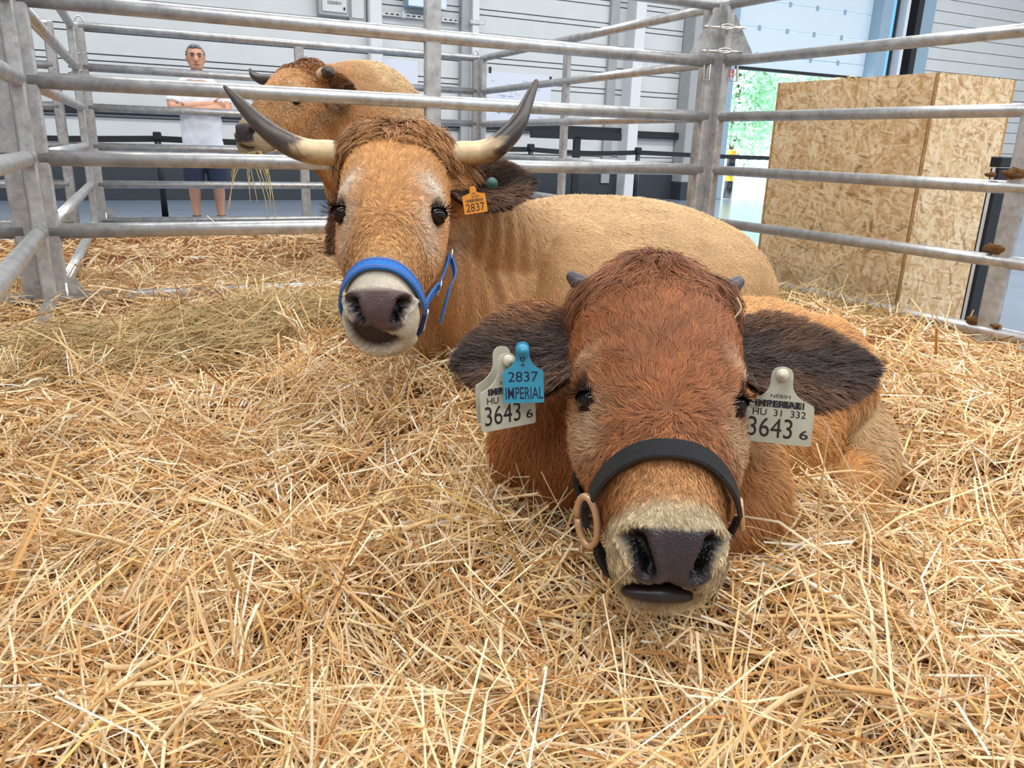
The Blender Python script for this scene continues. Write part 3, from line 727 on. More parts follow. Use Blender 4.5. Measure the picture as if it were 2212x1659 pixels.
def ear_mesh(base, tip, up, face, wu, wd, cup, th=.010, nu=16, nv=14):
    """leaf-shaped cupped ear; face = the way the hollow looks"""
    base, tip, up, face = (np.asarray(a, float) for a in (base, tip, up, face)); ax = tip - base
    up = nrm(up - nrm(ax) * (up @ nrm(ax))); face = nrm(face - nrm(ax) * (face @ nrm(ax)) - up * (face @ up) * .0)
    G = np.zeros((2, nu + 1, nv + 1, 3))
    for i in range(nu + 1):
        u = i / nu; pr = max(.30 * (1 - u) ** 2 + math.sin(math.pi * min(1, .05 + .95 * u ** .85)) ** .62 * .98, .03)
        for j in range(nv + 1):
            v = -1 + 2 * j / nv
            wv = (wu if v > 0 else wd) * pr * v
            back = -cup * (1 - v * v) * pr * (1 - .35 * u)
            edge = math.sqrt(max(0, 1 - v ** 4)) * (1 - u ** 6)
            for k in (0, 1):
                G[k, i, j] = base + ax * u + up * wv + face * (back + (th if k == 0 else -th) * (edge * .9 + .1))
    n1 = (nu + 1) * (nv + 1); id_ = lambda k, i, j: k * n1 + i * (nv + 1) + j
    Fc = []
    for i in range(nu):
        for j in range(nv):
            Fc.append((id_(0, i, j), id_(0, i, j + 1), id_(0, i + 1, j + 1), id_(0, i + 1, j)))
            Fc.append((id_(1, i, j), id_(1, i + 1, j), id_(1, i + 1, j + 1), id_(1, i, j + 1)))
    for i in range(nu):
        for j in (0, nv): Fc.append((id_(0, i, j), id_(0, i + 1, j), id_(1, i + 1, j), id_(1, i, j)))
    for j in range(nv):
        for i in (0, nu): Fc.append((id_(0, i, j), id_(1, i, j), id_(1, i, j + 1), id_(0, i, j + 1)))
    V = G.reshape(-1, 3); Fq = np.array(Fc)
    # outward normals
    q = V[Fq]; c = np.cross(q[:, 2] - q[:, 0], q[:, 3] - q[:, 1])
    N = np.zeros_like(V); N[:n1] = face; N[n1:] = -face
    A = np.arange(n1)
    gx = np.gradient(G[0], axis=0); gy = np.gradient(G[0], axis=1); nf = nrm(np.cross(gx, gy).reshape(-1, 3)); nf *= np.sign(nf @ face)[:, None]
    N[:n1] = nf; N[n1:] = -nf
    return V, Fq, N
def ear(cow, name, base, tip, up, face, wu, wd, cup, n, ln, cin, cmid, cedge, wid=.0012, tagpt=None):
    V, Fq, N = ear_mesh(base, tip, up, face, wu, wd, cup)
    base, tip, up = (np.asarray(a, float) for a in (base, tip, up)); ax = nrm(tip - base); L = np.linalg.norm(tip - base); upn = nrm(up - ax * (up @ ax))
    o = mk(name, V, Fq, M['hide'], cow, True)
    def col(P):
        u = (P - base) @ ax / L; v = (P - base) @ upn / max(wu, wd)
        e = np.clip(np.maximum(np.abs(v) - .62, 0) * 1.6 * (v > 0), 0, 1)[:, None]; k = smooth01(np.abs(v) + .25 * wob(P, 40), .1, .75)[:, None]
        return (np.asarray(cin) * (1 - k) + np.asarray(cmid) * k) * (1 - e) + np.asarray(cedge) * e
    setcol(o, 'col', col(V)); 
    P, Nn = scatter(V, Fq, N, n, lambda p, q: np.ones(len(p)) * (.35 + .65 * facing(p, q, -.5)))
    v = (P - base) @ upn; u = (P - base) @ ax / L
    D = ax * (.75 + .5 * u[:, None]) + upn * (np.sign(v) * np.abs(v) / max(wu, wd))[:, None] * .9
    le = ln * RNG.uniform(.6, 1.25, n) * (1 - .3 * (u < .15))
    Cc = col(P) * np.where(RNG.random(n) < .24, 2.7, 1.0)[:, None]
    blades(P, D, Nn, le, np.full(n, wid), Cc, 'ear_hair', M['fur'], o, curl=.6, lift=.45, clump=.65, cell=.018, wave=.25, droop=.25, kind='stuff', nseg=2)
    return o
def eye_set(cow, H, c, nl, r, lid_up, side, lash=1.0, lids=(.12, -.80)):
    """eyeball, lids and lashes; c eyeball centre (local), nl gaze direction (local)"""
    ce = H.w(c); nz = nrm(np.asarray(nl) @ H.M.T); up = nrm(np.asarray(lid_up) @ H.M.T); up = nrm(up - nz * (up @ nz)); rt = np.cross(up, nz)
    e = mk('eye', *ellipsoid(ce, rt * r, up * r, nz * r, 28, 18), M['eye'], cow, True)
    for nm, lo, hi in (('upper_eyelid', lids[0], 1.0), ('lower_eyelid', -1.0, lids[1])):
        V = []; nA, nB = 18, 6
        for i in range(nA + 1):
            a = math.pi * (-.62 + 1.24 * i / nA)                      # around, seen from the front
            for j in range(nB + 1):
                if lo > 0 or nm[0] == 'u':
                    edge = lo * math.cos(a * .8) + .0
                    h = edge + (1 - edge) * (j / nB)
                else:
                    edge = hi * math.cos(a * .8)
                    h = edge + (-1 - edge) * (j / nB)
                h = max(-.999, min(.999, h)); k = math.sqrt(1 - h * h)
                rr = r * (1.10 if j > 0 else 1.16)
                V.append(ce + rr * (up * h + k * (math.sin(a) * rt + math.cos(a) * nz)))
        Fc = [(i * (nB + 1) + j, i * (nB + 1) + j + 1, (i + 1) * (nB + 1) + j + 1, (i + 1) * (nB + 1) + j) for i in range(nA) for j in range(nB)]
        mk(nm, V, Fc, M['lid'], cow, True)
    n = 44; a = RNG.uniform(-.9, .9, n) * 1.0; h = lids[0] * np.cos(a * .8) + .05; k = np.sqrt(1 - h * h)
    root = ce + 1.13 * r * (h[:, None] * up + k[:, None] * (np.sin(a)[:, None] * rt + np.cos(a)[:, None] * nz)); nn = nrm(root - ce)
    D = nn * .9 - up * .25 + rt * np.sin(a)[:, None] * .3
    Pn = nrm(np.cross(D, rt) + 1e-4)
    Pn *= np.sign(Pn @ up)[:, None]
    b = MB(); ln = RNG.uniform(.6, 1.1, n) * .028 * lash
    for i in range(n):
        d = nrm(D[i] + RNG.normal(size=3) * .12); p0 = root[i]; p1 = p0 + d * ln[i] * .55 - up * .002; p2 = p1 + nrm(d + up * .45) * ln[i] * .5; s = rt * .0007
        b.add([p0 - s, p0 + s, p1 + s * .8, p1 - s * .8, p2], [(0, 1, 2, 3), (3, 2, 4)])
    b.build('eyelash', M['lash'], e, kind='stuff')
    return e
def horn(cow, H, pts, rad, c_base, c_mid, c_tip, b0, b1, name='horn'):
    P = catmull([H.w(p) for p in pts], 6); R_ = np.interp(np.linspace(0, 1, len(P)), np.linspace(0, 1, len(rad)), rad)
    V, Fc = tube(P, R_, m=1, n=24, round_ends=True)
    o = mk(name, V, Fc, M['horn'], cow, True); V = np.asarray(V)
    d = ((V[:, None, ::1] - P[None]) ** 2).sum(2); u = d.argmin(1) / (len(P) - 1) + .05 * wob(V, 60) + .03 * wob(V, 160)
    a = smooth01(u, b0, b1)[:, None]; b = smooth01(u, b1 + .05, 1)[:, None]
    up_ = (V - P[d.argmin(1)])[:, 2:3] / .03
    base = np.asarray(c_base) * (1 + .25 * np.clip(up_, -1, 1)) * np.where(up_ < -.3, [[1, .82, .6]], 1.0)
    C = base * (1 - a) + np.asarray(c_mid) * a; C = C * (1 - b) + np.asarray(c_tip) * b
    setcol(o, 'col', np.clip(C, 0, 1)); return o

# ------------------------------------------------------------------ the horned cow
RUST, TAN, PALE = lin(176, 104, 48), lin(214, 164, 104), lin(222, 208, 184)
def paint(P, H, spec):
    """coat colour, wetness and fur length at world points"""
    L = H.loc(P); X, S, D = L[:, 0], L[:, 1], L[:, 2]; g = spec['g']
    inhead = smooth01(-(np.abs(X) - .17 * g), 0, .02) * smooth01(S, -.10 * g, -.05 * g) * smooth01(-(S - .56 * g), 0, .02 * g) * smooth01(D, -.27 * g, -.2 * g)
    body = spec['body'](P); C = body.copy()
    n1 = wob(P, 22)[:, None]; n2 = wob(P, 70)[:, None]
    face = spec['face'] * (1 + .10 * n1 + .06 * n2)
    k = inhead[:, None]; C = C * (1 - k) + face * k
    crown = (smooth01(-S, -spec['crown'][1], -spec['crown'][0]) * inhead)[:, None]; C = C * (1 - crown) + spec['crowncol'] * (1 + .12 * n2) * crown
    nose = (smooth01(S, spec['bridge'][0], spec['bridge'][1]) * smooth01(D, -.10 * g, -.01 * g) * inhead)[:, None]
    C = C * (1 - .75 * nose) + spec['bridgecol'] * .75 * nose
    # pale muzzle ring and chin
    S0_, D0_ = spec['mc']; ph = np.degrees(np.arctan2(D - D0_, S - S0_)); rr = np.hypot(S - S0_, D - D0_)
    mz = (smooth01(S + .004 * n1[:, 0] - .10 * np.maximum(0, D + .03 * g), spec['mz'][0], spec['mz'][1]) * inhead)[:, None]; C = C * (1 - mz) + spec['mzcol'] * (1 + .1 * n2) * mz
    jaw = (smooth01(-D, .15 * g, .21 * g) * inhead)[:, None] * .5; C = C * (1 - jaw) + spec['mzcol'] * .8 * jaw
    # eye rings
    for s_ in (-1, 1):
        e = np.array(spec['eye']) * [s_, 1, 1]
        d = np.sqrt((X - e[0]) ** 2 + (S - e[1]) ** 2 + (D - e[2]) ** 2)
        for (dx, ds, sg, am) in spec['rings']:
            q = np.hypot(np.hypot((X - e[0] - s_ * dx), S - e[1] - ds) / sg, (D - e[2]) / .05)
            w_ = (am * np.exp(-.5 * q * q * 1.0))[:, None]; C = C * (1 - w_) + spec['ringcol'] * w_
        w_ = smooth01(-d, -spec['er'] * 1.75, -spec['er'] * 1.1)[:, None] * .9; C = C * (1 - w_) + lin(44, 30, 24) * w_
    # nose pad, nostrils, mouth
    padw = np.interp(ph, spec['padph'], spec['padw'])
    front = (S > S0_ - .02 * g) & (inhead > .5)
    pad = smooth01(-(np.abs(X + 0.0) - padw + .003 * n2[:, 0]), -.002 * g, .005 * g) * smooth01(ph, spec['padph'][0], spec['padph'][0] + 5) * smooth01(-ph, -spec['padph'][-1], -spec['padph'][-1] + 8) * front
    pk = pad[:, None]; C = C * (1 - pk) + spec['padcol'] * (1 + .12 * n2) * pk
    nd = nostril_d(L, spec); nk = smooth01(-nd, -spec['nr'] * 1.45, -spec['nr'] * .85)[:, None] * front[:, None]; C = C * (1 - nk) + lin(14, 11, 12) * nk
    mth = mouth_w(L, spec, ph) * front; C = C * (1 - mth[:, None]) + spec['mouthcol'] * (1 + .2 * n1) * mth[:, None]
    wet = np.clip(pad + nk[:, 0] + mth, 0, 1)
    return np.clip(C, .003, 1), wet, inhead, L, ph, pad, nd, mth
def nostril_d(L, spec):
    """distance from the comma of the nostril, in (X, arc over the muzzle front)"""
    S0_, D0_ = spec['mc']; k = .00125 * spec['g']
    q0 = np.stack([np.abs(L[:, 0]), np.degrees(np.arctan2(L[:, 2] - D0_, L[:, 1] - S0_)) * k], 1)
    a = np.array([spec['na'][0], spec['na'][1] * k]); b = np.array([spec['nb'][0], spec['nb'][1] * k]); ab = b - a
    t = np.clip(((q0 - a) @ ab) / (ab @ ab), 0, 1); d = np.linalg.norm(q0 - a - t[:, None] * ab, axis=1) * (1 + .6 * t)
    return np.where(L[:, 1] > S0_, d, 9.0)
def mouth_w(L, spec, ph):
    c = spec['mph'] + spec['mslope'] * L[:, 0] / .05
    top = c + spec['mh'] * np.clip(1 - ((L[:, 0] - spec['mx']) / spec['mw']) ** 2, 0, 1)
    bot = c - spec['mh'] * np.clip(1 - ((L[:, 0] - spec['mx']) / spec['mw']) ** 2, 0, 1)
    return smooth01(-np.abs(L[:, 0] - spec['mx']), -spec['mw'], -spec['mw'] * .85) * smooth01(ph, bot - 2, bot + 2) * smooth01(-ph, -top - 2, -top + 2)
def sculpt(V, N, H, spec):
    g = spec['g']; L = H.loc(V); C, wet, inh, L, ph, pad, nd, mth = paint(V, H, spec)
    fr = inh > .3
    # orbits and sockets
    Dl = np.zeros(len(V)); N_l = N
    for s_ in (-1, 1):
        e = np.array(spec['eye']) * [s_, 1, 1]; q = L - e
        d = np.linalg.norm(q, axis=1)
        Dl += .011 * g * gauss(np.linalg.norm(q - np.array([0, -.020, .015]) * g, axis=1), .026 * g) * fr
        Dl -= .016 * g * gauss(d, .013 * g) * fr
        Dl -= .006 * g * gauss(np.linalg.norm(q - np.array([-s_ * .02, .055, .0]) * g, axis=1), .03 * g) * fr     # tear hollow
        Dl += .006 * g * gauss(np.linalg.norm(q - np.array([-s_ * .005, .06, -.06]) * g, axis=1), .03 * g) * fr     # cheek crest
    Dl += -.022 * g * smooth01(-nd, -spec['nr'] * 1.3, -spec['nr'] * .2) * fr
    Dl += .006 * g * gauss(nd - spec['nr'] * 1.5, spec['nr'] * .5) * fr
    Dl -= spec['mdeep'] * mth * fr
    Dl += .008 * g * gauss(ph - (spec['mph'] - spec['mh'] - 22), 14) * (np.abs(L[:, 0]) < .06 * g) * (L[:, 1] > spec['mc'][0]) * fr
    Dl += -.003 * g * gauss(L[:, 0], .004) * pad * (ph < 20) * fr
    return V + N * Dl[:, None]
def cow_body(name, loc, label, H, parts, vox, it, spec, extra=None, cat='cow'):
    t = thing(name, loc, label, cat)
    V, Fq = remesh([H.mesh()] + parts, vox, it)
    N = vnormals(V, Fq); C, wet, *_ = paint(V, H, spec); V = sculpt(V, N, H, spec)
    if extra: V = extra(V, N, H)
    N = vnormals(V, Fq)
    o = mk('body', V, Fq, M['hide'], t, True)
    setcol(o, 'col', C * (.6 + .4 * wet[:, None])); a = o.data.attributes.new('wet', 'FLOAT', 'POINT'); a.data.foreach_set('value', wet.astype(np.float32))  # skin colour darkened to stand in for shade between the hairs
    return t, o, V, Fq, N

def face_flow(L, spec):
    """fur direction (local X, S, D) on the head: radiates from the whorl, falls forward from the crown"""
    w = spec['whorl']; X, S = L[:, 0] - w[0], L[:, 1] - w[1]
    r = np.hypot(X, S) + 1e-6; rad = np.stack([X / r * 1.0, S / r, np.zeros(len(X))], 1)
    rad += np.stack([-S / r, X / r, np.zeros(len(X))], 1) * spec.get('swirl', .15) * gauss(r, .05)[:, None]
    sb = spec['crown'][1]
    k = smooth01(-L[:, 1], -sb, -spec['crown'][0])[:, None]
    fall = np.stack([np.sign(L[:, 0] + .01 * wob(L, 60)) * (.45 + 11 * np.abs(L[:, 0])) * .9, np.full(len(X), .75), np.full(len(X), -.15)], 1)
    back = smooth01(-L[:, 2], .08, .14)[:, None]        # on the sides the coat runs backwards and down
    side = np.stack([np.zeros(len(X)), np.full(len(X), .15), np.full(len(X), -1.0)], 1)
    out = rad * (1 - k) + fall * k
    return out * (1 - back * .7) + side * back * .7
def coat(t, V, Fq, N, H, spec, flow_body, nh, nb, nc, wid, ln, seed, lo=-.35):
    rng = np.random.default_rng(seed); g = spec['g']
    info = lambda P: paint(P, H, spec)
    def eyed(L): return np.min([np.linalg.norm(L - np.array(spec['eye']) * [s, 1, 1], axis=1) for s in (-1, 1)], 0)
    def whead(P, Nn):
        C, wet, inh, L, ph, pad, nd, mth = info(P); return inh * (wet < .25) * (nd > spec['nr'] * 1.22) * (eyed(L) > spec['er'] * 1.08) * (.08 + facing(P, Nn, lo))
    def wbody(P, Nn):
        inh = info(P)[2]; return (1 - inh) * (P[:, 2] > .2) * (.02 + facing(P, Nn, lo))
    P, Nn = scatter(V, Fq, N, nh, whead, rng); C, wet, inh, L, ph, pad, nd, mth = info(P)
    D = face_flow(L, spec) @ H.M.T
    muz = smooth01(L[:, 1], spec['mz'][0] - .05 * g, spec['mz'][0] + .02 * g)
    le = ln[0] * (1 - .5 * muz) * rng.uniform(.65, 1.3, nh) * (1 - .5 * smooth01(-eyed(L), -spec['er'] * 2, -spec['er'] * 1.1))
    le *= 1 - .35 * smooth01(L[:, 1], spec['bridge'][0] - .05 * g, spec['bridge'][1])
    w_ = wid[0] * (1 - .3 * muz)
    blades(P, D, Nn, le, w_, C * 1.08, 'face_hair', M['fur'], t, curl=.6, lift=.42, clump=.6, cell=spec['cell'], wave=spec['wave'], kind='stuff', rng=rng, nseg=spec.get('seg', 2))
    P, Nn = scatter(V, Fq, N, nb, wbody, rng); C = info(P)[0]
    D = flow_body(P, Nn); D = D + .25 * wob(P, 14)[:, None] * np.cross(Nn, D)
    blades(P, D, Nn, ln[1] * rng.uniform(.6, 1.35, nb), np.full(nb, wid[1]), C * 1.04, 'coat_hair', M['fur_body'], t, curl=.7, lift=.30, clump=.35, cell=spec['cellb'], wave=.35, tone=.06, vary=.10, kind='stuff', rng=rng)
    # forelock
    def wcrown(P, Nn):
        inh = info(P)[2]; L = H.loc(P); return inh * smooth01(-L[:, 1] + .02 * wob(P, 45), -spec['crown'][1], -spec['crest']) * smooth01(L[:, 2], -.13 * g, -.05 * g)
    P, Nn = scatter(V, Fq, N, nc, wcrown, rng); C = info(P)[0]; L = H.loc(P)
    D = face_flow(L, spec) @ H.M.T + .3 * wob(P, 35)[:, None] * H.M[:, 0]
    hs = gauss(L[:, 1] - spec['crest'], .035)
    blades(P, D, Nn, ln[2] * rng.uniform(.35, 1.3, nc) * (.55 + .45 * hs), np.full(nc, wid[2]), C * 1.05, 'forelock', M['fur'], t, curl=.85, lift=.50, clump=.8, cell=spec['cellc'], wave=.4, droop=.35, kind='stuff', rng=rng, nseg=3, label='long darker hair on the crown')

HM = Head([[.9984, .0478, .0297], [.0561, -.797, -.6013], [.005, -.602, .7985]], [-.2635, 1.6922, .9652],
  [(-.075, .045, .055, .05, -.07, -.16), (-.05, .085, .095, .07, -.04, -.20), (-.02, .108, .114, .085, -.018, -.215), (.02, .112, .118, .088, -.004, -.23), (.07, .106, .116, .086, .004, -.24),
   (.12, .100, .116, .086, .008, -.25), (.17, .094, .115, .087, .008, -.255), (.21, .086, .112, .088, .006, -.255), (.25, .076, .104, .086, .004, -.25), (.30, .066, .091, .080, .002, -.23),
   (.35, .057, .079, .068, .001, -.20), (.40, .052, .070, .060, .0, -.18), (.435, .054, .070, .062, -.002, -.166), (.46, .055, .072, .062, -.008, -.160), (.482, .046, .067, .056, -.024, -.153),
   (.498, .034, .055, .046, -.042, -.144), (.509, .018, .032, .028, -.062, -.122)])
def bodycol_mother(P):
    k = smooth01(P[:, 0] + .35 * (P[:, 2] - .5), -.15, .35)[:, None]; n = wob(P, 9)[:, None]
    c = lin(204, 150, 98) * (1 - k) + lin(222, 178, 126) * k
    return c * (1 + .07 * n)
SM = dict(g=1.0, eye=(.103, .209, -.052), er=.021, rings=[(-.022, -.043, .022, .95), (-.030, .03, .016, .55), (-.02, .075, .02, .4)], ringcol=lin(226, 212, 192), crown=(.025, .085), crowncol=lin(176, 122, 74), crest=-.03,
  face=lin(204, 146, 90), bridge=(.30, .40), bridgecol=lin(210, 160, 104), mz=(.405, .43), mzcol=lin(238, 226, 204), mc=(.43, -.07), padph=(0, 6, 14, 28, 45, 60, 72), padw=(.053, .050, .047, .051, .059, .057, .050), padcol=lin(84, 66, 66),
  na=(.046, 46), nb=(.031, 18), nr=.0125, mph=-14, mslope=-5.0, mh=20, mx=-.016, mw=.060, mouthcol=lin(50, 36, 38), mdeep=.016, whorl=(-.006, .262), body=bodycol_mother, cell=.010, cellb=.022, cellc=.016, wave=.55)
ft = np.array([.65, .76, 0]); fs = np.array([.76, -.65, 0])
torso = tube([(-.08, 1.97, .50), (.10, 2.16, .495), (.36, 2.47, .49), (.56, 2.71, .465), (.70, 2.87, .43), (.79, 2.97, .38)], [.19, .31, .36, .34, .28, .19], [.22, .30, .30, .27, .235, .16], n=28, m=5, up=UP)
neck = tube([(.06, 2.10, .58), (-.08, 1.95, .67), (-.18, 1.84, .76), (-.235, 1.775, .83)], [.20, .125, .100, .095], [.22, .17, .145, .13], n=24, m=5, up=(0, -.6, .8))
dew = tube([(-.17, 1.78, .68), (-.11, 1.83, .54), (-.04, 1.90, .42), (.02, 1.98, .34)], [.05, .055, .07, .10], [.08, .10, .10, .12], n=16, m=4, up=UP)
thigh = ellipsoid((.74, 2.72, .42), ft * .30, fs * .17, UP * .22)
shank = tube([(.72, 2.56, .33), (.56, 2.30, .29), (.50, 2.18, .27)], [.09, .06, .05], m=4)
hook_ = ellipsoid((.53, 2.68, .655), ft * .10, fs * .11, UP * .095)
shoulder = ellipsoid((.16, 1.96, .52), ft * .16, fs * .11, UP * .24)
foreleg = tube([(.20, 1.90, .38), (.04, 1.76, .29), (-.02, 1.72, .27)], [.09, .06, .055], m=4)
foreleg2 = tube([(-.20, 2.02, .40), (-.26, 1.90, .29), (-.25, 1.82, .27)], [.08, .06, .05], m=4)
tailhead = tube([(.74, 2.95, .56), (.84, 3.06, .50), (.87, 3.10, .36)], [.035, .03, .022], m=4)
def wrinkle(V, N, H):
    # upright folds on the neck behind the cheek
    a = V[:, 0] * .8 + V[:, 1] * .6; L = H.loc(V)
    k = gauss(V[:, 0] + .06, .075) * gauss(V[:, 1] - 1.92, .13) * smooth01(-np.abs(V[:, 2] - .6), -.28, -.1) * (L[:, 2] < -.16)
    return V + N * (.007 * k * np.sin(a * 150 + 2 * np.sin(V[:, 2] * 9)))[:, None] + N * (.004 * wob(V, 11) * (V[:, 1] > 2.0))[:, None]
mother, mbody, V, Fq, N = cow_body('cow', (.1, 2.1, .3), 'horned brown cow lying in straw with a blue halter and orange ear tag', HM, [torso, neck, dew, thigh, shank, hook_, shoulder, foreleg, foreleg2, tailhead], .0075, 6, SM, wrinkle)
def flow_mother(P, Nn):
    k = smooth01(P[:, 0], -.1, .3)[:, None]
    return (ft * .8 + UP * -.55) * k + np.array([.25, .1, -1.0]) * (1 - k)
coat(mother, V, Fq, N, HM, SM, flow_mother, 84000, 92000, 15000, (.0010, .0013, .0013), (.016, .014, .085), 11)
for s_ in (-1, 1):
    eye_set(mother, HM, (s_ * .0945, .209, -.059), (s_ * .80, .05, .60), .0188, (s_ * .15, -1, .25), s_, 1.1)
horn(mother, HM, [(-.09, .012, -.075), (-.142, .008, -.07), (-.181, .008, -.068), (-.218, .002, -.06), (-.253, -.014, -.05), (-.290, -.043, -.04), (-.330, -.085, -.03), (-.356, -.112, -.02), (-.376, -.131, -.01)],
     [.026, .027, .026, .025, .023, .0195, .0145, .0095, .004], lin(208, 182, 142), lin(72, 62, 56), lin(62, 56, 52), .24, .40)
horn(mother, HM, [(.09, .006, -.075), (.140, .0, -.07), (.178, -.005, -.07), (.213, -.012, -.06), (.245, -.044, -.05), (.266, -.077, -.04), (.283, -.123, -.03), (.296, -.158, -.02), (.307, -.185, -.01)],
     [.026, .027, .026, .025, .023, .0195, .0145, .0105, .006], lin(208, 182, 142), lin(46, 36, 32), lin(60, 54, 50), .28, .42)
EIN, EMID, EEDGE = lin(40, 27, 21), lin(80, 54, 37), lin(160, 108, 64)
def earw(H, b, t, up, fc): return H.w(b), H.w(t), np.asarray(up) @ H.M.T, np.asarray(fc) @ H.M.T
ear(mother, 'ear', *earw(HM, (.112, .040, -.105), (.298, .008, -.135), (.1, -1, 0), (.05, .25, 1)),   .074, .080, .026, 13000, .028, EIN, EMID, lin(84, 56, 36))
ear(mother, 'ear', *earw(HM, (-.112, .03, -.13), (-.165, .10, -.27), (-.2, -1, 0), (-.9, .1, .3)), .06, .07, .03, 6000, .025, EMID, lin(110, 72, 44), lin(150, 100, 58))

# ------------------------------------------------------------------ ear tags
M['tag_white'] = mat('worn_white_plastic', lin(186, 184, 166), .45, var=.12, vscale=40)
M['tag_blue'] = mat('blue_plastic', lin(56, 146, 176), .4, var=.1, vscale=50)
M['tag_orange'] = mat('orange_plastic', lin(232, 150, 44), .42, var=.06, vscale=60)
M['tag_green'] = mat('green_plastic', lin(52, 92, 82), .4, var=.25, vscale=120)
M['ink'] = mat('black_ink', lin(40, 36, 32), .5)
M['ink_blue'] = mat('blue_black_marker', lin(24, 24, 52), .4)
M['button'] = mat('cream_plastic_button', lin(214, 204, 182), .35, var=.1, vscale=90)
def bez(a, b, c, n=7): return [tuple((1 - t) ** 2 * np.array(a) + 2 * t * (1 - t) * np.array(b) + t * t * np.array(c)) for t in np.linspace(0, 1, n)]
def tag_outline(w, h, neck_w, shoulder, top=.0):
    """classic ear tag outline, hanging from (0, 0); y downwards negative"""
    r = w * .05; hw = w / 2; nw = neck_w / 2
    R_ = bez((nw * .0, 0), (nw, 0), (nw, -nw), 5) + bez((nw, -h * .22), (nw * 1.1, -shoulder * .82), (hw * .97, -shoulder), 8) + [(hw, -shoulder - r)] + bez((hw, -h + r), (hw, -h), (hw - r, -h), 5)
    return R_ + [(-x, y) for x, y in R_[::-1]][:-1]
def ear_tag(parent, top, ax, ay, out, poly, mt, texts, label, name='ear_tag', th=.0022, button=True, bm_=None, bars=None):
    """top: hanging point; ax right, ay up, out towards the reader; texts: (text, x, y, height, width, bold, ink)"""
    ax, ay, out = nrm(ax), nrm(ay), nrm(out); top = np.asarray(top, float)
    V, Fc = prism(poly, top, ax, ay, out, th); o = mk(name, V, Fc, M[mt], parent, label=label)
    f = top + out * (th + .0003)
    inks = {}
    for (txt, x, y, hh, ww, bold, ink) in texts:
        TV, TF = text_mesh(txt, 1.0, bold)
        TV[:, 0] -= (TV[:, 0].max() + TV[:, 0].min()) / 2; TV[:, 1] -= (TV[:, 1].max() + TV[:, 1].min()) / 2
        TV[:, 0] *= ww / np.ptp(TV[:, 0]); TV[:, 1] *= hh / np.ptp(TV[:, 1])
        inks.setdefault(ink, MB()).add(f + (x + TV[:, :1]) * ax + (y + TV[:, 1:2]) * ay + 0 * out, TF)
    for ink, b in inks.items(): b.build('lettering', M[ink], o)
    if bars:
        b = MB(); x0, x1, y, hh = bars; x = x0; rg = random.Random(4)
        while x < x1:
            w_ = rg.choice([.0007, .0012, .002]); b.add(*box(f + ax * (x + w_ / 2) + ay * y, ax * w_ / 2, ay * hh / 2, out * .0001)); x += w_ + rg.choice([.0007, .0012])
        b.build('barcode', M['ink'], o, kind='stuff')
    if button:
        r = button if button is not True else .0075
        c0 = top - ay * r * 1.25
        mk('button', *cyl(c0, c0 + out * .010, r, r * .94, n=20), M[bm_ or 'button'], o, True)
        mk('button_rim', *cyl(c0 + out * .010, c0 + out * .0115, r * .5, r * .45, n=16), M[bm_ or 'button'], o, True)
    return o
def screen_axes(p, roll=0.0, yaw=0.0):
    """right, up and out for a tag that hangs and looks about towards where people stand in front"""
    out = nrm(np.array([0 - p[0], -p[1], .25])); ax = nrm(np.cross(np.array([0, 0, 1.]), out)); 
    ax = nrm(ax * math.cos(yaw) + out * math.sin(yaw)); out = nrm(np.cross(ax, np.array([0, 0, 1.])))
    out = nrm(out + np.array([0, 0, .12])); ay = np.cross(out, ax)
    return ax * math.cos(roll) + ay * math.sin(roll), -ax * math.sin(roll) + ay * math.cos(roll), out
def at_px(x, y, depth): return CC + depth * (CFW + (x - 1106) / F * CR - (y - 829.5) / F * CU)
def depth_of(p): return (p - CC) @ CFW
tp = at_px(1020, 402, depth_of(HM.w((.178, .050, -.065))) - .035); ax, ay, out = screen_axes(tp, .17)
ear_tag(mother, tp, ax, ay, out, tag_outline(.049, .056, .014, .018), 'tag_orange',
        [('FR', .001, -.0155, .004, .008, .0, 'ink'), ('2230', .003, -.0215, .0052, .016, .0, 'ink'), ('2837', 0, -.0435, .0165, .039, .0, 'ink')], 'orange plastic ear tag reading 2837', button=False, bars=(-.018, .018, -.0295, .006))
gp = at_px(1062, 396, depth_of(HM.w((.178, .050, -.075))) - .01); ax, ay, out = screen_axes(gp)
mk('ear_button', *cyl(gp - out * .01, gp + out * .012, .0135, .012, n=24), M['tag_green'], mother, True, label='round green plastic ear button')

# ------------------------------------------------------------------ halters
M['web_blue'] = mat('blue_webbing', lin(28, 122, 212), .6, var=.15, vscale=300, bump=.5, bscale=700)
M['web_blue_dark'] = mat('dark_blue_webbing', lin(24, 60, 140), .6, bump=.5, bscale=700)
M['stitch'] = mat('red_stitching', lin(176, 84, 70), .7)
M['web_black'] = mat('black_webbing', lin(30, 30, 34), .7, var=.25, vscale=220, bump=.8, bscale=900)
M['horn_ring'] = mat('tan_metal_ring', lin(196, 158, 122), .35, metal=.35)
def headpath(H, pts, off):
    """pts: (S, angle in degrees round the ring); a smooth path lying off metres above the skin"""
    q = catmull([(a, b, 0) for a, b in pts], 8); P, Nn = [], []
    for a, b, _ in q:
        p, n = H.surf(a, math.radians(b), off); P.append(p); Nn.append(n)
    return np.array(P), np.array(Nn)
def snap(P, Nn, V, N, off):
    """move a path onto the sculpted surface"""
    out = []
    for p, n in zip(P, Nn):
        d = V - p; h = d @ n; r2 = (d * d).sum(1) - h * h
        i = np.where(r2 < .012 ** 2)[0]
        i = i[np.abs(h[i]) < .06] if len(i) else i
        out.append(p + n * (h[i].max() + off) if len(i) else p)
    out = np.array(out)
    for _ in range(3): out[1:-1] = (out[:-2] + 2 * out[1:-1] + out[2:]) / 4
    return out
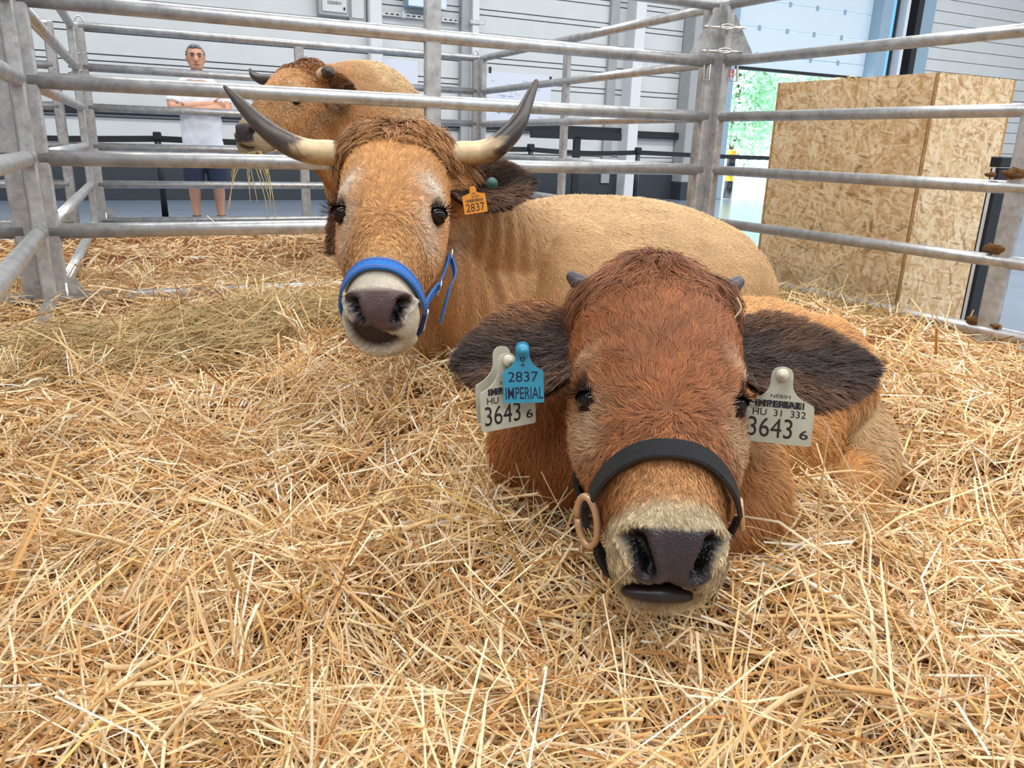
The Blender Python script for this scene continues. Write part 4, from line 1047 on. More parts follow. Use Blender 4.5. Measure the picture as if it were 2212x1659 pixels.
hal = thing('halter', HM.w((0, .42, -.05)), 'blue webbing halter with orange stitching on the horned cow', 'halter')
P, Nn = headpath(HM, [(.428, 208), (.424, 190), (.418, 160), (.411, 120), (.410, 90), (.412, 60), (.418, 30), (.424, 8), (.427, -5)], .0); P = snap(P, Nn, V, N, .007)
nbd = mk('nose_band', *ribbon(P, Nn, .027, .004), M['web_blue'], hal)
for o_ in (-.0085, .0085):
    B = nrm(np.cross(nrm(np.gradient(P, axis=0)), Nn)); Q = P + B * o_ + Nn * .0045
    b = MB()
    L_ = np.concatenate([[0], np.cumsum(np.linalg.norm(np.diff(Q, axis=0), axis=1))]); s_ = 0
    while s_ < L_[-1] - .005:
        e0 = np.array([np.interp(s_, L_, Q[:, i]) for i in range(3)]); e1 = np.array([np.interp(s_ + .0042, L_, Q[:, i]) for i in range(3)]); b.add(*cyl(e0, e1, .0007, n=5)); s_ += .0062
    b.build('stitching', M['stitch'], nbd, kind='stuff')
P2, N2 = headpath(HM, [(.424, -4), (.38, -13), (.33, -19), (.30, -21)], .0); P2 = snap(P2, N2, V, N, .008)
mk('cheek_strap', *ribbon(P2, N2, .024, .004), M['web_blue'], hal)
P3, N3 = headpath(HM, [(.310, -20), (.26, -17), (.212, -13)], .0); P3 = snap(P3, N3, V, N, .010)
mk('cheek_strap', *ribbon(P3, N3, .021, .004), M['web_blue'], hal)
P4 = np.array([P3[-1] + N3[-1] * .006, P3[len(P3) // 2] + N3[0] * .012 + np.array([.012, 0, 0]), P2[-1] + N2[0] * .012 + np.array([.012, 0, -.01]), P2[-1] + N2[0] * .012 + np.array([-.004, -.01, -.075])])
mk('strap_tail', *ribbon(catmull(P4, 6), [N3[0]] * 19, .018, .003), M['web_blue'], hal)
P5, N5 = headpath(HM, [(.427, -6), (.440, -35), (.44, -70)], .0); P5 = snap(P5, N5, V, N, .008)
mk('chin_strap', *ribbon(P5, N5, .022, .004), M['web_blue_dark'], hal)
P6, N6 = headpath(HM, [(.424, 208), (.36, 212), (.30, 214)], .0); P6 = snap(P6, N6, V, N, .008)
mk('cheek_strap', *ribbon(P6, N6, .022, .004), M['web_blue'], hal)
P7, N7 = headpath(HM, [(.424, 208), (.44, 235), (.44, 260), (.44, 285)], .0); P7 = snap(P7, N7, V, N, .008)
mk('chin_strap', *ribbon(P7, N7, .022, .004), M['web_blue_dark'], hal)
def ring(c, nz, up, rx, ry, r, name, mt, parent, n=20):
    x, y, z = frame(nz, up); a = np.linspace(0, 2 * math.pi, n + 1)
    Q = [c + x * rx * math.cos(t) + y * ry * math.sin(t) for t in a]
    return mk(name, *tube(np.array(Q), [r] * (n + 1), m=1, n=8, round_ends=False), M[mt], parent, True)
ring(P3[-1] + N3[-1] * .006, N3[-1], (0, 0, 1), .013, .016, .0022, 'buckle', 'bright_steel', hal)
ring(P2[-1] + N2[-1] * .007, N2[-1], (0, 0, 1), .012, .015, .0022, 'buckle', 'bright_steel', hal)
ring(P5[3] + N5[3] * .006, N5[3], (0, 0, 1), .008, .020, .0022, 'ring', 'bright_steel', hal)

# ------------------------------------------------------------------ the calf
HC = Head([[.998, -.0455, -.043], [-.062, -.8148, -.5765], [.0088, -.578, .816]], [.1889, 1.0021, .7797],
  [(-.062, .040, .05, .045, -.06, -.13), (-.042, .075, .082, .06, -.035, -.155), (-.02, .094, .100, .072, -.015, -.17), (.015, .098, .106, .078, .0, -.185), (.05, .097, .108, .080, .007, -.195),
   (.09, .094, .110, .082, .010, -.205), (.13, .090, .110, .084, .010, -.21), (.17, .080, .107, .085, .008, -.212), (.21, .070, .100, .084, .004, -.21), (.25, .062, .090, .080, .001, -.20),
   (.29, .055, .078, .070, .0, -.185), (.32, .052, .068, .062, -.001, -.168), (.35, .053, .065, .058, -.003, -.152), (.372, .052, .066, .056, -.010, -.144), (.390, .043, .061, .051, -.026, -.138),
   (.404, .031, .050, .042, -.045, -.130), (.413, .017, .030, .026, -.062, -.112)])
def bodycol_calf(P):
    k = smooth01(P[:, 0] + .5 * P[:, 1], .72, .98)[:, None]; n = wob(P, 12)[:, None]
    leg = smooth01(P[:, 0] + .35 * P[:, 1], 1.10, 1.16)[:, None] * smooth01(-P[:, 2], -.50, -.44)[:, None]
    c = lin(176, 108, 58) * (1 - k) + lin(206, 144, 84) * k; c = c * (1 - leg) + lin(198, 158, 112) * leg
    return c * (1 + .08 * n)
SC = dict(g=.8, eye=(.096, .175, -.045), er=.017, rings=[(-.014, -.034, .012, .4), (-.014, .032, .018, .5), (-.006, .055, .022, .35)], ringcol=lin(206, 180, 146), crown=(.015, .062), crowncol=lin(140, 86, 52), crest=-.025,
  face=lin(150, 90, 50), bridge=(.245, .31), bridgecol=lin(208, 152, 98), mz=(.325, .345), mzcol=lin(204, 182, 144), mc=(.34, -.062), padph=(0, 6, 14, 28, 45, 58, 68), padw=(.047, .045, .041, .045, .052, .050, .043), padcol=lin(60, 52, 56),
  na=(.0405, 46), nb=(.0255, 18), nr=.0128, mph=-20, mslope=3.0, mh=25, mx=-.010, mw=.046, mouthcol=lin(52, 40, 43), mdeep=.022, whorl=(-.002, .222), swirl=.3, body=bodycol_calf, cell=.009, cellb=.016, cellc=.018, wave=.6, seg=3)
ct = nrm(np.array([.62, .78, 0])); cs_ = np.array([.78, -.62, 0])
ctorso = tube([(.14, 1.15, .47), (.27, 1.30, .475), (.43, 1.48, .475), (.57, 1.66, .46), (.65, 1.77, .42)], [.12, .17, .195, .185, .13], [.13, .175, .175, .155, .11], n=28, m=5, up=UP)
cneck = tube([(.22, 1.24, .55), (.20, 1.16, .61), (.19, 1.09, .665), (.187, 1.045, .70)], [.125, .105, .092, .085], [.15, .135, .12, .105], n=24, m=4, up=(0, -.6, .8))
cbrisket = ellipsoid((.09, 1.17, .46), (.125, 0, 0), (0, .12, 0), (0, 0, .16))
cthigh = ellipsoid((.625, 1.56, .455), (.115, .03, 0), (-.03, .17, 0), (.02, 0, .155))
cshank = tube([(.685, 1.54, .43), (.705, 1.45, .385), (.69, 1.37, .355), (.63, 1.31, .345)], [.08, .066, .056, .046], [.08, .064, .052, .045], m=4)
cbelly = ellipsoid((.50, 1.38, .42), ct * .22, cs_ * .12, UP * .13)
cshould = ellipsoid((.30, 1.16, .47), ct * .11, cs_ * .09, UP * .16)
clip_ = ellipsoid(HC.w((-.008, .384, -.121)), HC.M[:, 0] * .044, HC.M[:, 1] * .030, HC.M[:, 2] * .019)
cfore = tube([(.345, 1.18, .47), (.350, 1.08, .445), (.338, 1.02, .425), (.31, .97, .405)], [.085, .080, .070, .050], [.09, .080, .066, .05], m=4)
cfore2 = tube([(.06, 1.14, .42), (.04, 1.07, .36), (.07, 1.02, .33)], [.06, .05, .04], m=4)
calf, cbody, CV, CF, CN = cow_body('calf', (.35, 1.3, .35), 'reddish brown calf lying in front with a black halter and white ear tags', HC,
    [ctorso, cneck, cbrisket, cthigh, cshank, cbelly, cshould, cfore, cfore2, clip_], .0045, 7, SC, lambda V, N, H: V + N * (.003 * wob(V, 16) * (H.loc(V)[:, 2] < -.2))[:, None])
def flow_calf(P, Nn):
    k = smooth01(P[:, 1], 1.1, 1.35)[:, None]
    lg = smooth01(P[:, 0] + .35 * P[:, 1], 1.04, 1.12)[:, None] * smooth01(-P[:, 2], -.56, -.46)[:, None]
    return ((ct * .75 + UP * -.6) * k + np.array([.15, .2, -1.0]) * (1 - k)) * (1 - lg) + np.array([.35, .1, -1.0]) * lg
coat(calf, CV, CF, CN, HC, SC, flow_calf, 92000, 52000, 17000, (.00082, .0012, .0008), (.027, .024, .062), 12)
for s_ in (-1, 1):
    eye_set(calf, HC, (s_ * .0865, .176, -.051), (s_ * .80, .08, .58), .0165, (s_ * .15, -1, .25), s_, 1.0)
for s_ in (-1, 1):
    P = [HC.w((s_ * .088, -.012, -.05)), HC.w((s_ * .104, -.022, -.048)), HC.w((s_ * .113, -.030, -.046))]
    o = mk('horn_bud', *tube(np.array(P), [.014, .0125, .009], m=3, n=16), M['horn'], calf, True); setcol(o, 'col', np.tile(lin(70, 62, 66), (len(o.data.vertices), 1)))
ear(calf, 'ear', *earw(HC, (-.105, .058, -.075), (-.258, .085, -.105), (.0, -1, -.1), (-.05, .30, 1)), .082, .072, .030, 20000, .034, EIN, EMID, lin(150, 96, 54), wid=.0009)
ear(calf, 'ear', *earw(HC, (.104, .062, -.075), (.288, .062, -.105), (.0, -1, -.1), (.05, .30, 1)), .066, .078, .030, 22000, .034, EIN, EMID, lin(120, 78, 46), wid=.0009)
M['gum'] = mat('wet_dark_gum', lin(46, 37, 40), .34, var=.4, vscale=45, spec=.5)
mk('inner_lip', *ellipsoid(HC.w((-.008, .4005, -.0975)), HC.M[:, 0] * .041, HC.M[:, 1] * .0115, HC.M[:, 2] * .0100, 28, 14), M['gum'], calf, True)
# tags of the calf
TW = tag_outline(.080, .096, .026, .046)
T_HU = lambda: [('NÉBIH', 0, -.036, .0056, .023, .0, 'ink'), ('HU  31  332', 0, -.0575, .0085, .062, .005, 'ink'), ('3643', -.009, -.0765, .0245, .052, .0, 'ink'), ('6', .0305, -.082, .0115, .010, .01, 'ink'), ('IMPERIAL', -.002, -.0465, .0085, .054, .03, 'ink_blue')]
BARS = (-.029, .027, -.0465, .0085)
TAG_R = at_px(1692, 792, depth_of(HC.w((.154, .112, -.012)))); ax, ay, out = screen_axes(TAG_R, .045)
ear_tag(calf, TAG_R, ax, ay, out, TW, 'tag_white', T_HU(), 'white plastic ear tag with number 3643 6, fully visible', bars=BARS)
TAG_L = at_px(1093, 762, depth_of(HC.w((-.195, .116, -.012)))); ax, ay, out = screen_axes(TAG_L, .14, -.55)
ear_tag(calf, TAG_L, ax, ay, out, TW, 'tag_white', T_HU(), 'white plastic ear tag partly covered by the blue one', bars=BARS)
mk('ear_tag', *prism(TW, TAG_L - out * .03 + ax * .010 + ay * .004, ax, ay, out, .002), M['tag_white'], calf, label='rear half of the white ear tag')
TAG_B = at_px(1128, 738, depth_of(HC.w((-.176, .098, .022)))); ax, ay, out = screen_axes(TAG_B, .06)
ear_tag(calf, TAG_B, ax, ay, out, tag_outline(.050, .076, .017, .036), 'tag_blue',
        [('o', .0, -.0215, .0062, .0062, .0, 'ink_blue'), ('+', .0, -.0285, .0055, .0055, .0, 'ink_blue'), ('2837', .000, -.043, .0125, .037, .0, 'ink_blue'), ('IMPERIAL', .001, -.0635, .0150, .046, .004, 'ink_blue')], 'blue plastic ear tag reading 2837 IMPERIAL', button=.008, bm_='tag_blue')
# its halter
hal2 = thing('halter', HC.w((0, .28, -.05)), 'black webbing halter with a tan metal ring on the calf', 'halter')
P, Nn = headpath(HC, [(.302, 170), (.292, 150), (.284, 120), (.283, 90), (.289, 60), (.303, 25), (.312, 4)], .0); P = snap(P, Nn, CV, CN, .010)
mk('nose_band', *ribbon(P, Nn, .0225, .005), M['web_black'], hal2)
B = nrm(np.cross(nrm(np.gradient(P, axis=0)), Nn)); Q = P + B * .0098 * (1 if (B[len(B) // 2] @ HC.M[:, 1]) > 0 else -1) + Nn * .002
mk('rolled_edge', *tube(Q, [.0024] * len(Q), m=1, n=8), M['black'], hal2, True)
rc = P[0] + Nn[0] * .003 - nrm(P[1] - P[0]) * .022
PR, NR = headpath(HC, [(.300, 172), (.316, 186), (.332, 200)], .0); PR = snap(PR, NR, CV, CN, .010)
ring(PR[8] + NR[8] * .004, nrm(NR[8] + 1.3 * nrm(CC - PR[8]) * [1, 1, 0]), PR[12] - PR[4], .016, .032, .0045, 'ring', 'horn_ring', hal2)
P5, N5 = headpath(HC, [(.338, 202), (.350, 222), (.355, 250), (.35, 275)], .0); P5 = snap(P5, N5, CV, CN, .010)
mk('chin_strap', *ribbon(P5, N5, .022, .006), M['web_black'], hal2)
P6, N6 = headpath(HC, [(.310, 186), (.280, 195), (.245, 203), (.21, 212)], .0); P6 = snap(P6, N6, CV, CN, .010)
mk('cheek_strap', *ribbon(P6, N6, .026, .006), M['web_black'], hal2)
P7, N7 = headpath(HC, [(.312, 0), (.33, -30), (.345, -55)], .0); P7 = snap(P7, N7, CV, CN, .008)
mk('cheek_strap', *ribbon(P7, N7, .012, .004), M['web_black'], hal2)
ring(P[-1] + Nn[-1] * .004, Nn[-1], (0, 0, 1), .010, .018, .003, 'ring', 'horn_ring', hal2)

# ------------------------------------------------------------------ straw bed
ANIM = []
def bed(x, y):
    """height of the straw"""
    P = np.stack([x, y, np.zeros_like(x)], -1)
    dback = (P - COR) @ (-WN) * -1.0                                   # distance in front of the back fence
    dback = (P - COR) @ np.array([0.4414, -0.8973, 0]); dright = -((P - COR) @ np.array([.866, .5, 0]))
    dleft = (P - LP) @ np.array([.8965, .443, 0])
    inside = smooth01(np.minimum(np.minimum(dback, dright), dleft), -.05, 1.25)
    behind = smooth01(-dback, .0, .35)
    h = .235 + .125 * inside
    h = h * (1 - behind) + (.20 + .03 * smooth01(-dback, .8, 1.6)) * behind
    lf = gauss(dleft - .05, .42) * smooth01(-y, -3.0, -2.2); h = h + lf * np.maximum(0, .315 - h)
    bk = gauss(dback, .30) * smooth01(-x, .2, .9) * (dleft > -.2); h = h + bk * np.maximum(0, .272 - h)
    h = h - .035 * gauss(dright, .22)
    out = smooth01(-dleft, .1, .5) ; h = h * (1 - out) + (.20 + .08 * smooth01(-y, -2.9, -2.2)) * out
    near = smooth01(-y, -1.1, -.5); h = h + .02 * near
    W_ = wob(P * [1, 1, 0] + 3.1, 5.5); W2 = wob(P * [1, 1, 0] + 1.3, 16); W3 = wob(P * [1, 1, 0] - 2.2, 42)
    h = h + (.032 * W_ + .028 * W2 + .009 * W3) * (.3 + .7 * inside)
    # hollows trodden around the animals
    for (cx, cy, r, dz) in ((-.02, 1.0, .085, .085), (-.14, 1.12, .10, .05), (.37, .93, .075, .055), (.14, .83, .11, .02), (-.28, 1.28, .16, -.05), (-.20, .84, .10, -.05), (-.14, 1.70, .18, .07), (.10, 1.62, .14, .05), (.30, 1.22, .2, .02), (.64, 1.24, .13, -.05), (.80, 1.30, .10, -.045), (-.62, 1.05, .14, -.03), (-.75, 1.9, .3, -.03), (-.35, 2.3, .35, .02)):
        h = h + dz * np.exp(-((x - cx) ** 2 + (y - cy) ** 2) / (2 * r * r))
    return h
nx, ny = 190, 230
gx = np.linspace(-4.2, 2.9, nx); gy = np.linspace(-.15, 7.9, ny)
X_, Y_ = np.meshgrid(gx, gy)
def in_bed(x, y):
    P = np.stack([x, y, np.zeros_like(x)], -1)
    s_ = (P - COR) @ dB; dback = (P - COR) @ np.array([0.4414, -0.8973, 0]); dright = -((P - COR) @ np.array([.866, .5, 0]))
    pen1 = (dback > -.10) & (dright > -.16)
    q = (P - COR) @ (-nrm(P2R - COR) * 0 + np.array([-.4414, .8973, 0]))
    pen2 = (q > -.1) & (q < 3.02) & (s_ > -.15 + .0 * q + q * .08) & (s_ < 6.5)
    return pen1 | pen2
ZB = bed(X_.ravel(), Y_.ravel()) - .04; BV = np.stack([X_.ravel(), Y_.ravel(), ZB], 1)
IB = in_bed(X_, Y_); BF = []
for j in range(ny - 1):
    for i in range(nx - 1):
        if IB[j, i] and IB[j + 1, i + 1] and IB[j, i + 1] and IB[j + 1, i]: BF.append((j * nx + i, j * nx + i + 1, (j + 1) * nx + i + 1, (j + 1) * nx + i))
used = sorted({i for f in BF for i in f}); mp_ = {k: i for i, k in enumerate(used)}
M['bed'] = mat('shaded_straw_base', lin(158, 106, 58), .9, col2=lin(104, 62, 32), vscale=26, bump=.6, bscale=60)  # brown underlayer carries the shade of the gaps between stalks in its colour
strawbed = mk('straw_bed', BV[used], [[mp_[i] for i in f] for f in BF], M['bed'], None, True, origin=np.array([0, 2.5, 0]))
tag(strawbed, 'golden straw bedding heaped across the pen floor under the cattle', 'straw')
M['straw'] = mat_attr('straw', .42, .45, trans=.12)
STRAWC = np.array([lin(*c) for c in ((238, 208, 160), (226, 186, 128), (248, 228, 190), (208, 160, 100), (190, 136, 76), (242, 216, 174), (222, 190, 138), (252, 242, 222), (220, 184, 112), (160, 108, 60))])
STRAWP = np.array([.18, .17, .12, .13, .08, .12, .1, .04, .04, .02])
def stalks(x, y, zoff, length, width, az, tilt, rng, pal=STRAWC, prob=STRAWP, bend=.25, base=None):
    """bent, folded stalks: three cross-sections of three points each"""
    n = len(x); z = (bed(x, y) if base is None else base) + zoff
    e = .03; sx = (bed(x + e, y) - bed(x - e, y)) / (2 * e); sy = (bed(x, y + e) - bed(x, y - e)) / (2 * e)
    nn = nrm(np.stack([-sx, -sy, np.ones(n)], 1))
    t = np.stack([np.cos(az), np.sin(az), np.zeros(n)], 1); t = nrm(t - nn * np.sum(t * nn, 1, keepdims=True))
    d = t * np.cos(tilt)[:, None] + nn * np.sin(tilt)[:, None]; s = nrm(np.cross(d, nn)); u = np.cross(s, d)
    roll = rng.uniform(-.9, .9, n)[:, None]; s, u = s * np.cos(roll) + u * np.sin(roll), u * np.cos(roll) - s * np.sin(roll)
    c = np.stack([x, y, z], 1); l = length[:, None]; bs = rng.normal(size=(n, 1)) * bend * l * .3; bu = np.abs(rng.normal(size=(n, 1))) * bend * l * .18
    low = np.sin(np.abs(tilt))[:, None] * 0
    pts = [c - d * l / 2, c + s * bs * .6 + u * bu, c + d * l / 2]
    V = []
    for k, p in enumerate(pts):
        w = width[:, None] * (.5, .56, .42)[k]
        V += [p - s * w, p + u * w * .55, p + s * w]
    V = np.stack(V, 1).reshape(-1, 3); b = np.arange(n)[:, None] * 9
    Q = np.concatenate([b + [3 * k + j, 3 * k + j + 1, 3 * k + 4 + j, 3 * k + 3 + j] for k in (0, 1) for j in (0, 1)])
    col = pal[rng.choice(len(pal), n, p=prob)] * np.exp(.14 * rng.normal(size=(n, 1)))
    return V, Q, np.repeat(np.clip(col, 0, 1), 9, 0)
rs = np.random.default_rng(31)
def place(n, rmin, rmax, half):
    """random spots seen from where one stands at the pen's front, evenly over the ground between two ranges"""
    r = np.sqrt(rs.uniform(rmin ** 2, rmax ** 2, n)); a = rs.uniform(-half, half, n)
    return r * np.sin(a), r * np.cos(a)
VV, QQ, CCC = [], [], []; off = 0
def push(r3):
    global off
    V_, Q_, C_ = r3; VV.append(V_); QQ.append(Q_ + off); CCC.append(C_); off += len(V_)
def litter(n, rmin, rmax, half, lmed, w0, w1, depth, up=.04, rng=rs, pal=STRAWC, prob=STRAWP, az0=None, bend=.25, region=None):
    x, y = place(n, rmin, rmax, half) if region is None else region(n)
    k = in_bed(x, y); x, y = x[k], y[k]; n = len(x)
    L = np.clip(np.exp(rng.normal(math.log(lmed), .55, n)), .012, .30)
    W_ = rng.uniform(w0, w1, n) * (.8 + .5 * rng.random(n)); dz = -rng.random(n) ** 1.5 * depth + .006
    az = rng.uniform(0, 2 * math.pi, n) + 0 if az0 is None else az0(x, y, n)
    flow = wob(np.stack([x, y, x * 0], 1), 4) * 2.2; mixk = rng.random(n) < .35; az = np.where(mixk, flow + rng.normal(size=n) * .4, az)
    ti = rng.normal(size=n) * .21; st = rng.random(n) < up; ti = np.where(st, rng.uniform(.4, 1.1, n), ti)
    dz = np.where(st, dz + np.sin(ti) * L * .30, dz)
    push(stalks(x, y, dz, L, W_, az, ti, rng, pal, prob, bend))
H_ = math.radians(48)
litter(12000, .45, 1.15, H_, .070, .0016, .0036, .045, up=.07)
litter(7500, .45, 1.15, H_, .035, .0012, .0026, .030)
def tufts(nt, per, rmin, rmax, half, lmed, w0, w1):
    """armfuls of straw that lie together, raised at one end"""
    tx, ty = place(nt, rmin, rmax, half); taz = rs.uniform(0, 2 * math.pi, nt); tti = np.abs(rs.normal(size=nt)) * .32 + .05
    i = np.repeat(np.arange(nt), per); n = len(i); az = taz[i] + rs.normal(size=n) * .38; al = rs.normal(size=n) * .035; ac = rs.normal(size=n) * .022
    x = tx[i] + np.cos(taz[i]) * al - np.sin(taz[i]) * ac; y = ty[i] + np.sin(taz[i]) * al + np.cos(taz[i]) * ac
    k = in_bed(x, y) & ~((np.abs(x - .18) < .13) & (y > .70) & (y < 1.1)); x, y, az, i = x[k], y[k], az[k], i[k]; n = len(x)
    L = np.clip(np.exp(rs.normal(math.log(lmed), .4, n)), .03, .26); ti = tti[i] + rs.normal(size=n) * .16
    push(stalks(x, y, np.sin(np.clip(ti, 0, 1.3)) * L * .42 + rs.uniform(-.012, .010, n), L, rs.uniform(w0, w1, n), az, ti, rs, bend=.35))
tufts(420, 16, .45, 1.3, H_, .10, .0014, .0034)
tufts(420, 13, 1.2, 2.4, math.radians(44), .10, .0020, .0040)
tufts(260, 12, 2.3, 4.8, math.radians(38), .12, .0034, .0056)
litter(21000, 1.1, 2.2, math.radians(46), .065, .0022, .0046, .040)
litter(7000, 1.1, 2.2, math.radians(42), .035, .0016, .0030, .030)
litter(21000, 2.2, 4.9, math.radians(40), .085, .0034, .0064, .040)
litter(15000, 4.4, 8.2, math.radians(40), .11, .005, .010, .03, up=.06)
# fallen drifts against the rails at left and right
def drift(n): 
    t = rs.uniform(0, 3.4, n); d = np.abs(rs.normal(size=n)) * .12
    p = COR + dR * t[:, None] - np.array([.866, .5, 0]) * d[:, None]; return p[:, 0], p[:, 1]
litter(2600, 0, 0, 0, .07, .0028, .005, .02, up=.06, region=drift)
def drift2(n):
    t = rs.uniform(0, 3.2, n); d = np.abs(rs.normal(size=n)) * .10
    p = P2L - dB * t[:, None] + np.array([.4414, -.8973, 0]) * d[:, None]; return p[:, 0], p[:, 1]
litter(2500, 0, 0, 0, .13, .005, .009, .01, up=.25, region=drift2)
lo_ = mk('straw_litter', np.concatenate(VV), np.concatenate(QQ), M['straw'], strawbed, False, kind='stuff'); setcol(lo_, 'col', np.concatenate(CCC))
# hay: finer, duller, combed one way, in the trough at left
VV, QQ, CCC = [], [], []; off = 0
HAYC = np.array([lin(*c) for c in ((200, 172, 120), (184, 154, 102), (214, 190, 140), (168, 138, 86), (186, 166, 112), (150, 118, 70))]); HAYP = np.array([.25, .2, .2, .12, .15, .08])
def hayspot(n):
    t = rs.random(n); k = rs.normal(size=(n, 2)) * [.14, .17]
    x = -1.45 + 1.25 * t + k[:, 0]; y = 2.05 + .75 * t + .25 * np.sin(3 * t) + k[:, 1]; return x, y
litter(11000, 0, 0, 0, .14, .0016, .0030, .016, up=.03, pal=HAYC, prob=HAYP, az0=lambda x, y, n: .35 + rs.normal(size=n) * .45 + .5 * np.sin(x * 4), bend=.7, region=hayspot)
def hayspot2(n):
    t = rs.uniform(0, 1.0, n); k = np.abs(rs.normal(size=n)) * .14
    p = COR + dR * (.55 + .9 * t[:, None]) - np.array([.866, .5, 0]) * (.05 + k[:, None]); return p[:, 0], p[:, 1]
litter(3500, 0, 0, 0, .12, .0018, .0034, .010, up=.05, pal=HAYC, prob=HAYP, bend=.7, region=hayspot2)
hy = mk('hay_pile', np.concatenate(VV), np.concatenate(QQ), M['straw'], None, False, origin=np.array([-.8, 2.4, .22]), kind='stuff'); setcol(hy, 'col', np.concatenate(CCC))
tag(hy, 'dull greenish hay strewn in front of the near fence at left', 'hay')
# the largest loose stalks, each a part of the bed
def stalk_mesh(L, r, bend, seed, flat=1.0):
    g = random.Random(seed); n = 7
    P = [np.array([L * (i / 6 - .5), bend * L * (.25 - (i / 6 - .5) ** 2) + g.uniform(-.002, .002), g.uniform(-.0015, .0015)]) for i in range(7)]
    if seed % 3 == 0: P[4:] = [p + np.array([0, .0, (k + 1) * L * .05]) for k, p in enumerate(P[4:])]
    V, Fc = tube(P, [r * (.92 + .1 * g.random()) for _ in P], [r * flat] * 7, m=1, n=6, round_ends=False, up=(0, 0, 1)); return np.array(V), Fc
protos = []
for i in range(24):
    L = (.10, .13, .16, .20, .24, .15, .11, .18)[i % 8]; r = (.0028, .0022, .0034, .0026, .0030, .0038, .0020, .0024)[(i * 3) % 8]
    V_, F_ = stalk_mesh(L, r, random.uniform(-.35, .35), i, (.9, .45, .7)[i % 3])
    me = bpy.data.meshes.new('straw_stalk'); me.from_pydata(V_.tolist(), [], [list(f) for f in F_]); me.polygons.foreach_set('use_smooth', np.ones(len(me.polygons), bool))
    c = STRAWC[(0, 2, 5, 1, 3, 6, 7, 0, 5, 8, 2, 1)[i % 12]] * random.uniform(.9, 1.05)
    mt = M.setdefault('stalk%d' % (i % 12), mat('straw_stalk_%d' % (i % 12), np.clip(c, 0, 1), .4, var=.18, vscale=60, spec=.5)); me.materials.append(mt)
    protos.append((me, L))
sx_, sy_ = place(230, .50, 1.35, math.radians(44)); tx, ty = place(70, 1.35, 2.3, math.radians(38)); sx_ = np.concatenate([sx_, tx]); sy_ = np.concatenate([sy_, ty]); cnt = 0
for i in range(len(sx_)):
    x, y = sx_[i], sy_[i]
    if not in_bed(np.array([x]), np.array([y]))[0]: continue
    if .05 < x < .32 and .72 < y < 1.1: continue
    me, L = protos[int(rs.integers(len(protos)))]
    up_ = rs.random() < .22; ti = rs.uniform(.35, .95) if up_ else rs.normal() * .10; az = rs.uniform(0, 2 * math.pi)
    z = float(bed(np.array([x]), np.array([y]))[0]) + .012 + abs(math.sin(ti)) * L * .36
    o = bpy.data.objects.new('straw_stalk', me); COL.objects.link(o); o.parent = strawbed
    o.location = np.array([x, y, z]) - np.array([0, 2.5, 0]); o.rotation_euler = (rs.uniform(0, 6.28), -ti, az)
    cnt += 1

# ------------------------------------------------------------------ the cow in the next pen
H3 = Head([[.9232, -.2793, -.264], [-.3793, -.7725, -.5092], [.0617, -.5702, .8192]], np.array([0, 0, .93]) + (np.array([-1.0, 3.6199, 1.2535]) - [0, 0, .93]) * 1.2, np.array(HM.R) * 1.2)
def bodycol3(P):
    k = smooth01(P[:, 1], 4.45, 4.9)[:, None]; n = wob(P, 8)[:, None]
    return (lin(196, 138, 84) * (1 - k) + lin(228, 186, 132) * k) * (1 + .08 * n)
S3 = dict(SM); S3.update(g=1.2, body=bodycol3, face=lin(202, 146, 92), crowncol=lin(158, 102, 58), ringcol=lin(214, 186, 148), bridgecol=lin(206, 160, 108), mzcol=lin(206, 184, 150), padcol=lin(66, 54, 56))
for k_ in ('eye', 'mc', 'mz', 'bridge', 'crown', 'whorl', 'padw'): S3[k_] = tuple(np.array(SM[k_]) * 1.2)
for k_ in ('er', 'nr', 'mx', 'mw', 'mdeep', 'crest', 'cell', 'cellb', 'cellc'): S3[k_] = SM[k_] * 1.2
S3['na'] = (SM['na'][0] * 1.2, SM['na'][1]); S3['nb'] = (SM['nb'][0] * 1.2, SM['nb'][1]); S3['rings'] = [tuple(np.array(r_) * [1.2, 1.2, 1.2, .8]) for r_ in SM['rings']]; S3['mh'] = 6
torso3 = tube([(-1.0, 4.60, .98), (-.96, 4.86, 1.0), (-.93, 5.2, 1.02), (-.92, 5.6, 1.0), (-.91, 5.86, .97)], [.22, .28, .30, .29, .20], [.32, .38, .385, .35, .24], n=28, m=5, up=UP)
neck3 = tube([(-.98, 4.72, 1.08), (-1.06, 4.55, 1.10), (-1.13, 4.42, 1.15), (-1.16, 4.37, 1.19)], [.19, .15, .13, .12], [.30, .25, .20, .17], n=20, m=4, up=(0, -.3, .9))
dew3 = tube([(-1.14, 4.34, 1.02), (-1.08, 4.42, .86), (-1.02, 4.55, .74)], [.05, .05, .06], [.10, .12, .13], n=14, m=4, up=UP)
legs3 = []
for (x, y, hi, knee) in ((-1.06, 4.72, .75, .48), (-.84, 4.74, .75, .48), (-1.04, 5.66, .85, .58), (-.80, 5.68, .85, .58)):
    back = .07 if hi > .8 else 0
    legs3.append(tube([(x, y, hi), (x, y - .02, (hi + knee) / 2), (x, y + back, knee), (x, y + back * .6, .30), (x, y + back * .5 - .03, .18)], [.12, .085, .062, .048, .055], m=4, n=14))
hip3 = ellipsoid((-.74, 5.56, .98), (.13, 0, 0), (0, .22, 0), (0, 0, .30)); hip3b = ellipsoid((-1.08, 5.56, .98), (.13, 0, 0), (0, .22, 0), (0, 0, .30)); sh3 = ellipsoid((-.80, 4.78, .98), (.12, 0, 0), (0, .18, 0), (0, 0, .30))
tail3 = tube([(-.91, 6.05, 1.20), (-.91, 6.12, 1.05), (-.91, 6.13, .7), (-.91, 6.12, .5)], [.035, .03, .025, .035], m=4)
